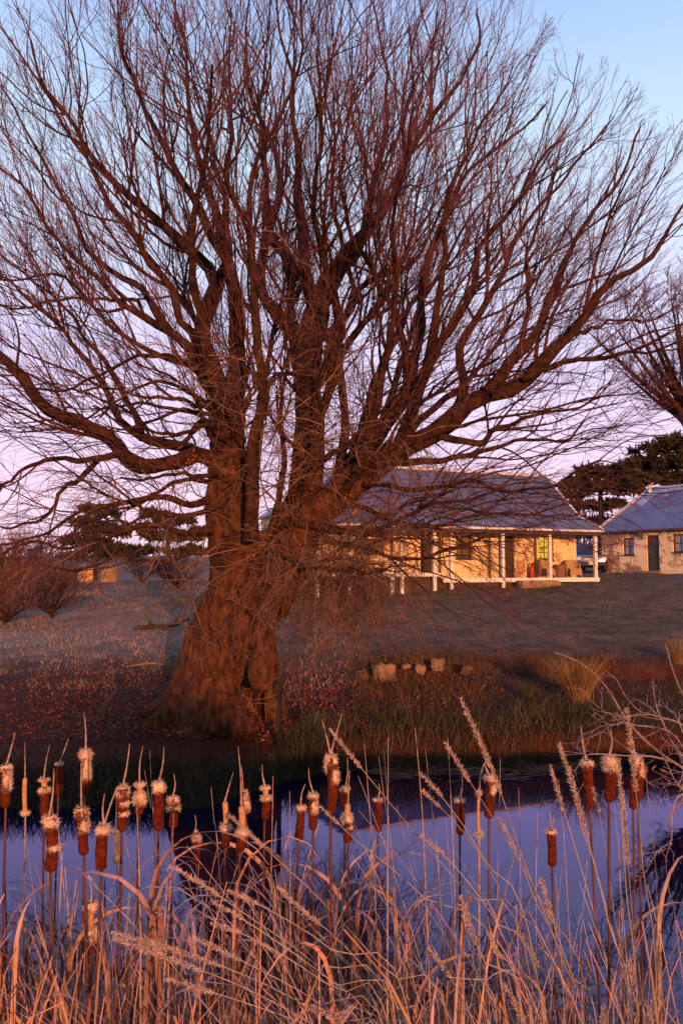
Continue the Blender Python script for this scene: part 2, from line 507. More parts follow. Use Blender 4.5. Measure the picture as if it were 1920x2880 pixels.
class MB:
    """collects boxes, prisms, lathes and tubes for ONE mesh"""
    def __init__(self):
        self.v, self.f = [], []
    def add(self, vs, fs):
        o = len(self.v)
        self.v += [tuple(float(c) for c in v) for v in vs]
        self.f += [tuple(int(i) + o for i in f) for f in fs]
        return self
    def box(self, x0, x1, y0, y1, z0, z1):
        return self.add([(x0, y0, z0), (x1, y0, z0), (x1, y1, z0), (x0, y1, z0), (x0, y0, z1), (x1, y0, z1), (x1, y1, z1), (x0, y1, z1)],
                        [(0, 3, 2, 1), (4, 5, 6, 7), (0, 1, 5, 4), (1, 2, 6, 5), (2, 3, 7, 6), (3, 0, 4, 7)])
    def prism(self, poly, x0, x1):
        """polygon in (y,z) extruded along x"""
        n = len(poly)
        vs = [(x0, y, z) for y, z in poly] + [(x1, y, z) for y, z in poly]
        fs = [tuple(range(n))[::-1], tuple(range(n, 2 * n))] + [(i, (i + 1) % n, n + (i + 1) % n, n + i) for i in range(n)]
        return self.add(vs, fs)
    def lathe(self, prof, c=(0, 0, 0), n=16):
        """prof: list of (r,z)"""
        vs, fs = [], []
        for r, z in prof:
            for k in range(n):
                a = 2 * math.pi * k / n
                vs.append((c[0] + r * math.cos(a), c[1] + r * math.sin(a), c[2] + z))
        for i in range(len(prof) - 1):
            for k in range(n):
                k2 = (k + 1) % n
                fs.append((i * n + k, i * n + k2, (i + 1) * n + k2, (i + 1) * n + k))
        fs.append(tuple(range(n))[::-1])
        fs.append(tuple((len(prof) - 1) * n + k for k in range(n)))
        return self.add(vs, fs)
    def tube(self, pts, r, n=8):
        pts = np.asarray(pts, float)[None]
        rad = np.broadcast_to(np.asarray(r, float), pts.shape[1])[None] if np.ndim(r) else np.full(pts.shape[:2], r)
        co, q = tube_arrays(pts, rad, n)
        S = pts.shape[1]
        return self.add(co, list(map(tuple, q)) + [tuple(range(n)), tuple(range((S - 1) * n, S * n))[::-1]])
    def build(self, name, m, parent=None, bevel=0.0, smooth_=False):
        me = bpy.data.meshes.new(name)
        me.from_pydata(self.v, [], self.f)
        me.validate()
        if smooth_:
            for p in me.polygons:
                p.use_smooth = True
        o = link(name, me, m, parent)
        if bevel > 0:
            b = o.modifiers.new('bevel', 'BEVEL')
            b.width = bevel
            b.segments = 2
            b.limit_method = 'ANGLE'
        return o

# ------------------------------------------------------------------ terrain
def yedge(x):
    x = np.asarray(x, float)
    return (10.35 + 1.75 * smooth(-1.9, -0.3, x) + 0.13 * np.clip(x, 0, 8)
            + 0.10 * np.sin(x * 1.9 + 0.5) + 0.07 * np.sin(x * 4.3 + 1.0))

def ground(x, y):
    x, y = np.asarray(x, float), np.asarray(y, float)
    ye = yedge(x)
    # far bank, orchard floor, lawn
    s = 0.024 + 0.074 * smooth(-9, -0.5, x) + 0.010 * smooth(9, 15, x)
    tb = np.clip((y - ye) / np.maximum(13.0 - ye, 0.2), 0, 1)
    bank = 0.45 * (1 - (1 - tb) ** 2)
    shelf = 0.10 * np.clip(y - 13.0, 0, 5)
    step = 0.22 * smooth(16.6, 17.2, y + 0.25 * np.sin(x * 1.3)) * smooth(-0.5, 1.5, x) * (1 - smooth(20, 30, y))
    lawn = s * np.clip(y - 18, 0, 16.5)
    far = 0.0125 * np.clip(y - 34.5, 0, 268) + 0.022 * np.clip(y - 110, 0, 200) * smooth(0, -40, x)
    zf = bank + shelf + step + lawn + far
    mound = 0.12 * np.exp(-(((x + 2.5) / 1.2) ** 2 + ((y - 13.1) / 0.9) ** 2))
    zf = zf + mound + 0.03 * np.sin(x * 1.1 + y * 0.7) * smooth(13, 16, y) + 0.02 * np.sin(x * 2.7 - y * 1.9) * smooth(12.5, 14, y)
    # pond bed and near bank
    under = -0.9 * np.clip((ye - y) / 1.2, 0, 1)
    near = 1.25 * (1 - smooth(0.9, 2.3, y)) - 0.9 * smooth(1.6, 3.2, y)
    z = np.where(y >= ye, zf, np.maximum(under, -0.9))
    return np.where(y < 4, np.maximum(near, -0.9), z)

def gz(x, y):
    return float(ground(x, y))

xs = np.concatenate([-np.geomspace(700, 18, 40), np.linspace(-17.5, 21, 260), np.geomspace(21.5, 700, 40)])
ys = np.concatenate([np.linspace(-60, -2, 12), np.linspace(-1.5, 4, 40), np.linspace(4.3, 9.6, 12), np.linspace(9.7, 20, 180),
                     np.linspace(20.15, 50, 110), np.geomspace(51, 900, 50)])
GX, GY = np.meshgrid(xs, ys)
GZ = ground(GX, GY)
nse = np.array([[mnoise.noise((x * 1.7, y * 1.7, 0.3)) for x in xs[40:300]] for y in ys[64:354]])
GZ[64:354, 40:300] += nse * 0.035 * smooth(0, 0.6, GY[64:354, 40:300] - yedge(GX[64:354, 40:300]))
idx = np.arange(GX.size).reshape(GX.shape)
gq = np.stack([idx[:-1, :-1], idx[:-1, 1:], idx[1:, 1:], idx[1:, :-1]], axis=-1).reshape(-1, 4)

def mat_ground():
    m, t, b = new_mat('ground')
    N, L = t.nodes, t.links
    tc = N.new('ShaderNodeTexCoord')
    sp = N.new('ShaderNodeSeparateXYZ')
    L.new(tc.outputs['Object'], sp.inputs[0])
    def noise(scale, det=6, rough=0.6):
        n = N.new('ShaderNodeTexNoise')
        n.inputs['Scale'].default_value = scale
        n.inputs['Detail'].default_value = det
        n.inputs['Roughness'].default_value = rough
        L.new(tc.outputs['Object'], n.inputs['Vector'])
        return n.outputs[0]
    def ramp(v, stops):
        r = N.new('ShaderNodeValToRGB')
        e = r.color_ramp.elements
        e[0].position, e[0].color = stops[0][0], (*stops[0][1], 1)
        e[1].position, e[1].color = stops[-1][0], (*stops[-1][1], 1)
        for p, c in stops[1:-1]:
            x = e.new(p)
            x.color = (*c, 1)
        L.new(v, r.inputs[0])
        return r.outputs[0]
    def mix(f, a, c):
        x = N.new('ShaderNodeMix')
        x.data_type = 'RGBA'
        L.new(f, x.inputs[0])
        L.new(a, x.inputs[6])
        L.new(c, x.inputs[7])
        return x.outputs[2]
    def rangev(v, a, b_, c=0.0, d=1.0):
        x = N.new('ShaderNodeMapRange')
        x.inputs[1].default_value, x.inputs[2].default_value = a, b_
        x.inputs[3].default_value, x.inputs[4].default_value = c, d
        L.new(v, x.inputs[0])
        return x.outputs[0]
    def addm(a, c, k):
        x = N.new('ShaderNodeMath')
        x.operation = 'MULTIPLY_ADD'
        L.new(c, x.inputs[0])
        x.inputs[1].default_value = k
        L.new(a, x.inputs[2])
        return x.outputs[0]
    big, mid, fine = noise(0.35, 8, 0.65), noise(1.6, 8, 0.7), noise(14, 6, 0.7)
    lawn = ramp(mid, [(0.32, (0.034, 0.030, 0.017)), (0.48, (0.115, 0.080, 0.050)), (0.64, (0.22, 0.135, 0.095))])
    frost = ramp(fine, [(0.35, (0.105, 0.080, 0.053)), (0.7, (0.20, 0.152, 0.112))])
    lawn = mix(rangev(big, 0.42, 0.68, 0, 0.6), lawn, frost)
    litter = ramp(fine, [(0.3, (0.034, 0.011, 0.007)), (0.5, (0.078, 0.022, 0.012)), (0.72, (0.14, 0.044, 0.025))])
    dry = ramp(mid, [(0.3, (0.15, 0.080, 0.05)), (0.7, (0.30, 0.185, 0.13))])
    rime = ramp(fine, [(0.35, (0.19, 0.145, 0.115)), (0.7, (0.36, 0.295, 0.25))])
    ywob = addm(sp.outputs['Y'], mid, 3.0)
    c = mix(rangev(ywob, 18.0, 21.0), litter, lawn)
    fld = mix(rangev(big, 0.4, 0.62), dry, rime)
    xwob = addm(sp.outputs['X'], big, 3.0)
    left = rangev(xwob, 1.0, -4.0)
    deep = rangev(ywob, 19, 24)
    mul = N.new('ShaderNodeMath')
    mul.operation = 'MULTIPLY'
    L.new(left, mul.inputs[0])
    L.new(deep, mul.inputs[1])
    c = mix(mul.outputs[0], c, fld)
    mud = ramp(fine, [(0.3, (0.018, 0.012, 0.009)), (0.7, (0.05, 0.032, 0.022))])
    c = mix(rangev(sp.outputs['Z'], 0.22, 0.08), c, mud)
    L.new(c, b.inputs['Base Color'])
    b.inputs['Roughness'].default_value = 0.95
    b.inputs['Specular IOR Level'].default_value = 0.1
    bp = N.new('ShaderNodeBump')
    bp.inputs['Strength'].default_value = 0.8
    bp.inputs['Distance'].default_value = 0.06
    L.new(addm(mid, fine, 0.6), bp.inputs['Height'])
    L.new(bp.outputs[0], b.inputs['Normal'])
    return m
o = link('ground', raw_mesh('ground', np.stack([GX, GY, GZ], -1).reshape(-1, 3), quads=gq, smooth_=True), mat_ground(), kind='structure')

def mat_water():
    m, t, b = new_mat('pond_water')
    N, L = t.nodes, t.links
    N.remove(b)
    out = N['Material Output']
    tc = N.new('ShaderNodeTexCoord')
    nz = N.new('ShaderNodeTexNoise')
    nz.inputs['Scale'].default_value = 2.2
    nz.inputs['Detail'].default_value = 2
    L.new(tc.outputs['Object'], nz.inputs['Vector'])
    bp = N.new('ShaderNodeBump')
    bp.inputs['Strength'].default_value = 0.03
    bp.inputs['Distance'].default_value = 0.03
    L.new(nz.outputs[0], bp.inputs['Height'])
    fr = N.new('ShaderNodeFresnel')
    fr.inputs['IOR'].default_value = 1.62
    df = N.new('ShaderNodeBsdfDiffuse')
    df.inputs['Color'].default_value = (0.006, 0.006, 0.018, 1)
    gl = N.new('ShaderNodeBsdfGlossy')
    gl.inputs['Color'].default_value = (0.66, 0.57, 1.0, 1)
    gl.inputs['Roughness'].default_value = 0.02
    mx = N.new('ShaderNodeMixShader')
    for n in (fr, df, gl):
        L.new(bp.outputs[0], n.inputs['Normal'])
    L.new(fr.outputs[0], mx.inputs[0])
    L.new(df.outputs[0], mx.inputs[1])
    L.new(gl.outputs[0], mx.inputs[2])
    L.new(mx.outputs[0], out.inputs['Surface'])
    return m
xw = np.linspace(-80, 80, 81)
yw = np.linspace(1.0, 14.0, 27)
WX, WY = np.meshgrid(xw, yw)
idx = np.arange(WX.size).reshape(WX.shape)
wq = np.stack([idx[:-1, :-1], idx[:-1, 1:], idx[1:, 1:], idx[1:, :-1]], axis=-1).reshape(-1, 4)
link('pond_water', raw_mesh('pond_water', np.stack([WX, WY, WX * 0], -1).reshape(-1, 3), quads=wq), mat_water(), kind='structure')

# ------------------------------------------------------------------ main house (local x: to the right along the verandah, y: back)
HS = 0.9                                           # house unit in metres: an old low cottage
HZ = 2.36
EYE = (CAMZ - HZ) / HS                            # local height of the eye, in house units
house = thing('farmhouse', 'long whitewashed brick farmhouse with steep iron roof and white verandah behind the big tree', 'house', (11.75 * HS, 37.7 * HS, HZ), math.atan2(.408, .912))
def hb(s0, s1, y0, y1, z0, z1, mb=None):
    return (mb or MB()).box(-s1, -s0, y0, y1, EYE + z0, EYE + z1)
HL = 14.1                                          # length of the house
VD = 1.4                                           # verandah depth
# walls: front wall with openings cut as wall pieces
openings = [(1.36, 2.20, 0.61, 1.71), (3.58, 4.45, -0.26, 1.76), (5.86, 6.70, 0.62, 1.62), (7.75, 8.5, -0.1, 1.72), (10.27, 11.6, 0.80, 1.42)]
mb = MB()
ss = 0.02
for s0, s1, z0, z1 in openings:
    hb(ss, s0, VD, VD + 0.35, -0.7, 2.5, mb)
    if z0 > -0.05:
        hb(s0, s1, VD, VD + 0.35, -0.7, z0, mb)
    else:
        hb(s0, s1, VD, VD + 0.35, -0.7, z0, mb)
    hb(s0, s1, VD, VD + 0.35, z1, 2.5, mb)
    ss = s1
hb(ss, HL - 0.02, VD, VD + 0.35, -0.7, 2.5, mb)
for s in (0.02,):                         # gable end
    mb.prism([(VD + 0.36, EYE - 0.7), (6.4, EYE - 0.7), (6.4, EYE + 2.5), (3.94, EYE + 4.76), (VD + 0.36, EYE + 2.5)], -s - 0.3, -s)
hb(HL - 0.32, HL - 0.02, VD + 0.36, 6.09, -0.7, 2.5, mb)
hb(0.33, HL - 0.02, 6.1, 6.39, -0.7, 2.5, mb)
wall = mb.build('wall', M['house_wall'], house)
# roof: main slopes, verandah skirt, back skirt, ridge and barge capping
rf = MB()
def slab(mb, y0, z0, y1, z1, s0, s1, th=0.05):
    mb.prism([(y0, EYE + z0), (y1, EYE + z1), (y1, EYE + z1 + th), (y0, EYE + z0 + th)], -s1, -s0)
RL = 11.1                                          # the ridge stops here and the left end is hipped
v = [(0.12, VD - .02, 2.60), (-HL - .12, VD - .02, 2.60), (-RL, 3.94, 4.90), (0.12, 3.94, 4.90), (0.12, 6.6, 2.45), (-HL - .12, 6.6, 2.45)]
v = [(x, y, EYE + z) for x, y, z in v]
rf.add([(x, y, z + .05) for x, y, z in v] + v, [(0, 3, 2, 1), (2, 3, 4, 5), (1, 2, 5), (6, 7, 8, 9), (8, 11, 10, 9), (7, 11, 8), (0, 1, 7, 6), (4, 10, 11, 5), (1, 5, 11, 7), (0, 6, 9, 3), (3, 9, 10, 4)])
roof = rf.build('roof', M['iron'], house)
vr = MB()
slab(vr, -0.22, 1.90, VD - 0.03, 2.585, -0.16, HL + 0.12)
vroof = vr.build('verandah_roof', M['iron'], house)
rc = MB()
rc.prism([(3.78, EYE + 4.82), (3.94, EYE + 4.97), (4.10, EYE + 4.82), (4.10, EYE + 4.86), (3.94, EYE + 5.01), (3.78, EYE + 4.86)], -RL, 0.13)
rc.tube([(-RL, 3.94, EYE + 4.95), (-HL - .12, VD - .02, EYE + 2.66)], 0.06)
rc.build('ridge_capping', M['capping'], roof)
bc = MB()
for s in (-0.24,):
    slab(bc, VD - 0.05, 2.655, 3.94, 4.965, s, s + 0.115, 0.035)
    slab(bc, -0.25, 1.965, VD - 0.06, 2.65, s - 0.0, s + 0.115, 0.035)
    bc.prism([(VD - 0.02, EYE + 2.42), (3.94, EYE + 4.72), (3.94, EYE + 4.89), (VD - 0.02, EYE + 2.59)], -s - 0.05, -s - 0.005)
bc.build('barge_capping', M['capping'], roof)
g = MB()
hb(-0.18, HL + 0.12, -0.33, -0.225, 1.84, 1.93, g)
g.build('gutter', M['white'], house, bevel=0.015)
fa = MB()
hb(-0.10, HL, -0.20, -0.16, 1.70, 1.895, fa)
hb(-0.10, -0.06, -0.155, VD, 1.70, 1.92, fa)
fa.build('fascia', M['eave'], house)
be = MB()
hb(-0.04, HL - 0.1, 0.02, 0.12, 1.74, 1.88, be)
be.build('verandah_beam', M['eave'], house)
# deck, edge beams, posts
dk = MB()
hb(0.0, 8.2, 0.12, VD - 0.005, -0.32, -0.26, dk)
hb(8.205, HL, 0.12, VD - 0.005, -0.10, -0.04, dk)
dk.build('deck', M['deck'], house)
eb = MB()
hb(-0.13, 8.19, 0.0, 0.115, -0.42, -0.235, eb)
hb(8.2, HL - 0.1, 0.0, 0.115, -0.17, -0.015, eb)
hb(-0.13, -0.01, 0.116, VD, -0.42, -0.235, eb)
eb.build('deck_edge', M['white'], house, bevel=0.01)
for s, top in ((0.06, 1.735), (2.65, 1.735), (5.18, 1.735), (7.78, 1.735), (8.61, 1.735), (10.15, 1.735), (10.6, 0.5), (12.5, 1.735), (13.9, 1.735)):
    wx = (11.75 - .912 * s) * HS
    wy = (37.7 - .408 * s) * HS
    zb = (gz(wx, wy) - CAMZ) / HS - 0.15
    m_ = hb(s - 0.072, s + 0.072, -0.022, 0.122, zb, top)
    m_.build('post', M['white'], house, bevel=0.012)
hr = MB()
for sh in (10.13, 10.6):
    hr.tube([(-sh, -0.02, EYE + 0.72), (-sh, -0.4, EYE + 0.62), (-sh, -0.9, EYE + 0.2)], 0.025)
hr.build('handrail', M['white'], house)
br_ = MB()
hb(2.3, 8.2, 0.3, 0.42, -0.85, -0.33, br_)
hb(8.21, HL - 0.3, 0.3, 0.42, -0.9, -0.11, br_)
br_.build('underfloor', M['dirt'], house)
# windows and doors
def window(parent, bx, s0, s1, z0, z1, y, pane_m, cols, rows, sill=True, upper=None):
    """bx(s0,s1,y0,y1,z0,z1,mb) adds a box in the building's own axes"""
    f = MB()
    w = 0.055
    bx(s0, s0 + w, y, y + 0.09, z0, z1, f)
    bx(s1 - w, s1, y, y + 0.09, z0, z1, f)
    bx(s0 + w, s1 - w, y, y + 0.09, z0, z0 + w, f)
    bx(s0 + w, s1 - w, y, y + 0.09, z1 - w, z1, f)
    fr = f.build('window', M['frame'], parent)
    b = MB()
    iw, ih = (s1 - s0 - 2 * w), (z1 - z0 - 2 * w)
    for k in range(1, cols):
        c = s0 + w + iw * k / cols
        bx(c - 0.014, c + 0.014, y + 0.02, y + 0.05, z0 + w, z1 - w, b)
    for k in range(1, rows):
        c = z0 + w + ih * k / rows
        t = 0.024 if k * 2 == rows else 0.014
        bx(s0 + w, s1 - w, y + 0.015, y + 0.055, c - t, c + t, b)
    b.build('glazing_bar', M['frame'], fr)
    p = MB()
    bx(s0 + w, s1 - w, y + 0.056, y + 0.07, z0 + w, z1 - w, p)
    p.build('pane', pane_m, fr)
    if sill:
        s = MB()
        bx(s0 - 0.05, s1 + 0.05, y - 0.14, y - 0.005, z0 - 0.07, z0 - 0.003, s)
        s.build('sill', M['frame'], fr)
    return fr
HB = lambda a, b, c, d, e, f, mb: hb(a, b, c, d, e, f, mb)
window(house, HB, 1.365, 2.195, 0.615, 1.705, VD + 0.10, M['lit_pane'], 2, 4)
window(house, HB, 5.865, 6.695, 0.625, 1.615, VD + 0.10, M['dim_pane'], 2, 4)
window(house, HB, 10.275, 11.595, 0.805, 1.415, VD + 0.10, M['dim_pane'], 4, 2)
def door(parent, bx, s0, s1, z0, z1, y, m_):
    d = MB()
    n = 5
    for k in range(n):
        a = s0 + 0.06 + (s1 - s0 - 0.12) * k / n
        bx(a + 0.004, a + (s1 - s0 - 0.12) / n - 0.004, y + 0.03, y + 0.07, z0 + 0.01, z1 - 0.06, d)
    bx(s0 + 0.06, s1 - 0.06, y + 0.045, y + 0.09, z0 + 0.01, z1 - 0.06, d)
    dd = d.build('door', m_, parent)
    f = MB()
    bx(s0, s0 + 0.055, y, y + 0.1, z0, z1, f)
    bx(s1 - 0.055, s1, y, y + 0.1, z0, z1, f)
    bx(s0 + 0.055, s1 - 0.055, y, y + 0.1, z1 - 0.055, z1, f)
    f.build('door_frame', M['frame'], dd)
    h = MB()
    bx(s0 + 0.12, s0 + 0.17, y - 0.01, y + 0.03, z0 + 0.95, z0 + 1.0, h)
    h.build('handle', M['steel'], dd)
door(house, HB, 3.585, 4.445, -0.255, 1.755, VD + 0.08, M['doorp'])
door(house, HB, 7.755, 8.495, -0.095, 1.715, VD + 0.08, M['doorp'])
def to_metres(root, k):
    for ob in bpy.data.objects:
        q = ob
        while q.parent is not None:
            q = q.parent
        if q is root and ob.type == 'MESH':
            ob.data.transform(Matrix.Scale(k, 4))
to_metres(house, HS)
def hpt(s, y, z):
    c, sn = .912 / math.hypot(.912, .408), .408 / math.hypot(.912, .408)
    return ((11.75 - s * c - y * sn) * HS, (37.7 - s * sn + y * c) * HS, CAMZ + z * HS)
def rough_block(name, sx, sy, sz, m_, seed, cuts=3, amp=0.06):
    r = random.Random(seed)
    import bmesh
    bm = bmesh.new()
    bmesh.ops.create_cube(bm, size=1)
    bmesh.ops.subdivide_edges(bm, edges=bm.edges[:], cuts=cuts, use_grid_fill=True)
    off = Vector((r.uniform(0, 50), r.uniform(0, 50), r.uniform(0, 50)))
    for v in bm.verts:
        p = v.co.copy()
        rr = max(abs(p.x), abs(p.y), abs(p.z)) / max(p.length, 1e-6)
        p = p * (0.72 + 0.28 * (rr * 0.9))
        n = mnoise.noise_vector(p * 2.2 + off) * amp * 2.2 + mnoise.noise_vector(p * 6 + off) * amp * 0.7
        p += n
        v.co = Vector((p.x * sx, p.y * sy, p.z * sz))
    me = bpy.data.meshes.new(name)
    bm.to_mesh(me)
    bm.free()
    return link(name, me, m_)
p = hpt(3.6, -0.32, -0.55)
st = rough_block('stone_step', 2.0, 0.5, 0.34, M['stone'], 3, amp=0.02)
st.location = (p[0], p[1], gz(p[0], p[1]) + 0.09)
st.rotation_euler = (0, 0, math.atan2(.408, .912))
tag(st, 'low flat stone step on the lawn in front of the verandah', 'step')

# verandah furniture
def tub_chair(s, y, rz, label):
    p = hpt(s, y, -0.26)
    t = thing('wicker_chair', label, 'armchair', p, math.atan2(.408, .912) + rz, 'wicker armchairs on the verandah')
    sh = MB()
    n = 22
    outer, inner = [], []
    for k in range(n + 1):
        a = math.pi * (-0.06 + 1.12 * k / n)
        h = 0.62 + 0.24 * max(0.0, math.sin(a)) ** 0.8
        ca, sa = math.cos(a), math.sin(a)
        outer.append((0.36 * ca, 0.05 + 0.33 * sa, h))
        inner.append((0.30 * ca, 0.05 + 0.27 * sa, h))
    vs, fs = [], []
    for (ox, oy, h), (ix, iy, _) in zip(outer, inner):
        vs += [(ox * 0.95, oy * 0.95, 0.14), (ox, oy, h), (ix, iy, h), (ix, iy, 0.14)]
    for k in range(n):
        for q in range(4):
            fs.append((k * 4 + q, k * 4 + (q + 1) % 4, (k + 1) * 4 + (q + 1) % 4, (k + 1) * 4 + q))
    fs += [(0, 1, 2, 3), (n * 4 + 3, n * 4 + 2, n * 4 + 1, n * 4)]
    sh.add(vs, fs)
    sh.build('back_shell', M['wicker'], t)
    MB().box(-0.29, 0.29, -0.30, 0.24, 0.14, 0.36).build('seat', M['wicker'], t, bevel=0.02)
    MB().box(-0.28, 0.28, -0.28, 0.22, 0.362, 0.44).build('cushion', M['cushion'], t, bevel=0.03)
    for x in (-0.27, 0.27):
        for yy in (-0.26, 0.25):
            MB().box(x - 0.025, x + 0.025, yy - 0.025, yy + 0.025, 0.0, 0.15).build('leg', M['wicker'], t)
    to_metres(t, HS)
    return t
tub_chair(2.28, 0.78, 0.15, 'wicker tub armchair on the verandah beside the red fire extinguisher')
tub_chair(0.78, 0.72, -0.25, 'wicker tub armchair at the right end of the verandah, right of the stump table')
p = hpt(1.5, 0.82, -0.26)
t = thing('stump_table', 'round wooden stump used as a table between the two wicker armchairs', 'side table', p)
MB().lathe([(0.24, 0), (0.225, 0.12), (0.22, 0.35), (0.235, 0.52)], n=20).build('stump', M['stump'], t)
MB().lathe([(0.235, 0.521), (0.237, 0.545), (0.225, 0.56)], n=20).build('top', M['stump'], t)
p = hpt(2.88, 1.05, -0.26)
t = thing('fire_extinguisher', 'small red fire extinguisher standing against the verandah wall', 'fire extinguisher', p)
MB().lathe([(0.075, 0.0), (0.085, 0.02), (0.085, 0.43), (0.06, 0.50), (0.03, 0.53)], n=16).build('cylinder', M['red'], t, smooth_=True)
MB().lathe([(0.028, 0.53), (0.028, 0.58)], n=10).box(-0.13, 0.06, -0.02, 0.02, 0.585, 0.61).box(-0.11, 0.03, -0.02, 0.02, 0.55, 0.565).build('valve_handle', M['black'], t)
MB().tube([(0.03, 0, 0.56), (0.10, -0.02, 0.52), (0.115, -0.02, 0.35), (0.105, -0.02, 0.2)], 0.013).build('hose', M['black'], t)

# ------------------------------------------------------------------ second building
BZ = gz(16.5, 43.5) - 0.35
barn = thing('stone_outbuilding', 'low whitewashed brick outbuilding with weathered purple grey iron roof at the right edge', 'outbuilding', (14.6, 46.0, BZ), math.atan2(-.8, .6))
BE = CAMZ - BZ
def bb(a, b, y0, y1, z0, z1, mb):
    return mb.box(a, b, y0, y1, BE + z0, BE + z1)
BL = 11.0
bop = [(1.37, 2.05, 0.95, 1.88), (2.83, 3.55, 0.10, 1.97), (4.33, 5.15, 1.05, 1.98), (7.4, 8.2, 1.0, 1.95)]
mb = MB()
a0 = 0.0
for s0, s1, z0, z1 in bop:
    bb(a0, s0, 0, 0.4, -0.9, 2.34, mb)
    bb(s0, s1, 0, 0.4, -0.9, z0, mb)
    bb(s0, s1, 0, 0.4, z1, 2.34, mb)
    a0 = s1
bb(a0, BL, 0, 0.4, -0.9, 2.34, mb)
bb(0.0, 0.4, 0.401, 5.6, -0.9, 2.34, mb)
bb(BL - 0.4, BL, 0.401, 5.6, -0.9, 2.34, mb)
bb(0.401, BL - 0.401, 5.6, 6.0, -0.9, 2.34, mb)
mb.build('wall', M['barn_wall'], barn)
e0, e1, rz_, ov = 2.36, 2.36, 4.76, 0.22
mb = MB()
A = [(-ov, -ov, BE + 2.30), (BL + ov, -ov, BE + 2.30), (BL + ov, 6 + ov, BE + 2.30), (-ov, 6 + ov, BE + 2.30), (1.19, 3.0, BE + rz_), (BL - 1.19, 3.0, BE + rz_)]
top = A
bot = [(x, y, z - 0.06) for x, y, z in A]
mb.add(top + bot, [(0, 1, 5, 4), (2, 3, 4, 5), (1, 2, 5), (3, 0, 4), (6, 10, 11, 7), (8, 11, 10, 9), (7, 11, 8), (9, 10, 6), (0, 6, 7, 1), (1, 7, 8, 2), (2, 8, 9, 3), (3, 9, 6, 0)])
broof = mb.build('roof', M['iron_old'], barn)
hc = MB()
lift = lambda q, d=0.05: (q[0], q[1], q[2] + d)
for a, b in ((A[0], A[4]), (A[4], A[5]), (A[1], A[5]), (A[3], A[4]), (A[2], A[5])):
    hc.tube([lift(a), lift(b)], 0.09, 8)
hc.build('ridge_capping', M['iron_pale'], broof)
def on_barn_roof(a, y):
    return BE + 2.30 + (rz_ - 2.30) * (y + ov) / (3.0 + ov)
for quad in ([(1.0, 1.9), (1.55, 1.6), (1.85, 2.55), (1.25, 2.9)], [(1.5, 2.62), (3.4, 2.75), (3.4, 2.93), (1.5, 2.9)], [(2.3, 2.25), (2.8, 2.3), (2.55, 2.55), (2.4, 2.5)]):
    q = MB()
    vs = [(a, y, on_barn_roof(a, y) + 0.012) for a, y in quad] + [(a, y, on_barn_roof(a, y) + 0.024) for a, y in quad]
    q.add(vs, [(3, 2, 1, 0), (4, 5, 6, 7), (0, 1, 5, 4), (1, 2, 6, 5), (2, 3, 7, 6), (3, 0, 4, 7)])
    o = q.build('roof_patch', M['iron_pale'], broof)
q = MB()
quad = [(1.15, 2.35), (1.7, 2.3), (1.75, 2.8), (1.3, 2.85)]
vs = [(a, y, on_barn_roof(a, y) + 0.03) for a, y in quad] + [(a, y, on_barn_roof(a, y) + 0.06) for a, y in quad]
q.add(vs, [(3, 2, 1, 0), (4, 5, 6, 7), (0, 1, 5, 4), (1, 2, 6, 5), (2, 3, 7, 6), (3, 0, 4, 7)])
q.build('flashing', M['blue_flashing'], broof)
MB().lathe([(0.085, 0), (0.085, 0.5), (0.11, 0.51), (0.11, 0.58)], c=(1.45, 2.6, on_barn_roof(1.45, 2.6) - 0.1), n=12).build('vent_pipe', M['vent'], broof)
MB().tube([(0.35, 3.4, BE + 3.2), (0.35, 3.4, BE + 4.5)], 0.02).tube([(0.15, 3.4, BE + 4.3), (0.55, 3.4, BE + 4.3)], 0.015).build('aerial', M['steel'], broof)
mb = MB()
bb(-ov, BL + ov, -ov - 0.11, -ov - 0.005, 2.17, 2.29, mb)
bb(-0.1, BL, -ov + 0.02, -0.01, 2.15, 2.225, mb)
gut = mb.build('gutter', M['eave'], barn)
MB().tube([(2.6, -0.26, BE + 2.16), (2.6, -0.10, BE + 2.05), (2.6, -0.07, BE + 1.75)], 0.045).build('downpipe', M['eave'], gut)
window(barn, bb, 1.375, 2.045, 0.955, 1.875, 0.09, M['curtain_pane'], 2, 2)
window(barn, bb, 4.335, 5.145, 1.055, 1.975, 0.09, M['curtain_pane'], 2, 2)
window(barn, bb, 7.405, 8.195, 1.005, 1.945, 0.09, M['curtain_pane'], 2, 2)
door(barn, bb, 2.835, 3.545, 0.105, 1.965, 0.08, M['frame'])
mb = MB()
bb(2.7, 3.7, -0.35, -0.005, -0.3, 0.09, mb)
mb.build('door_step', M['stone'], barn)

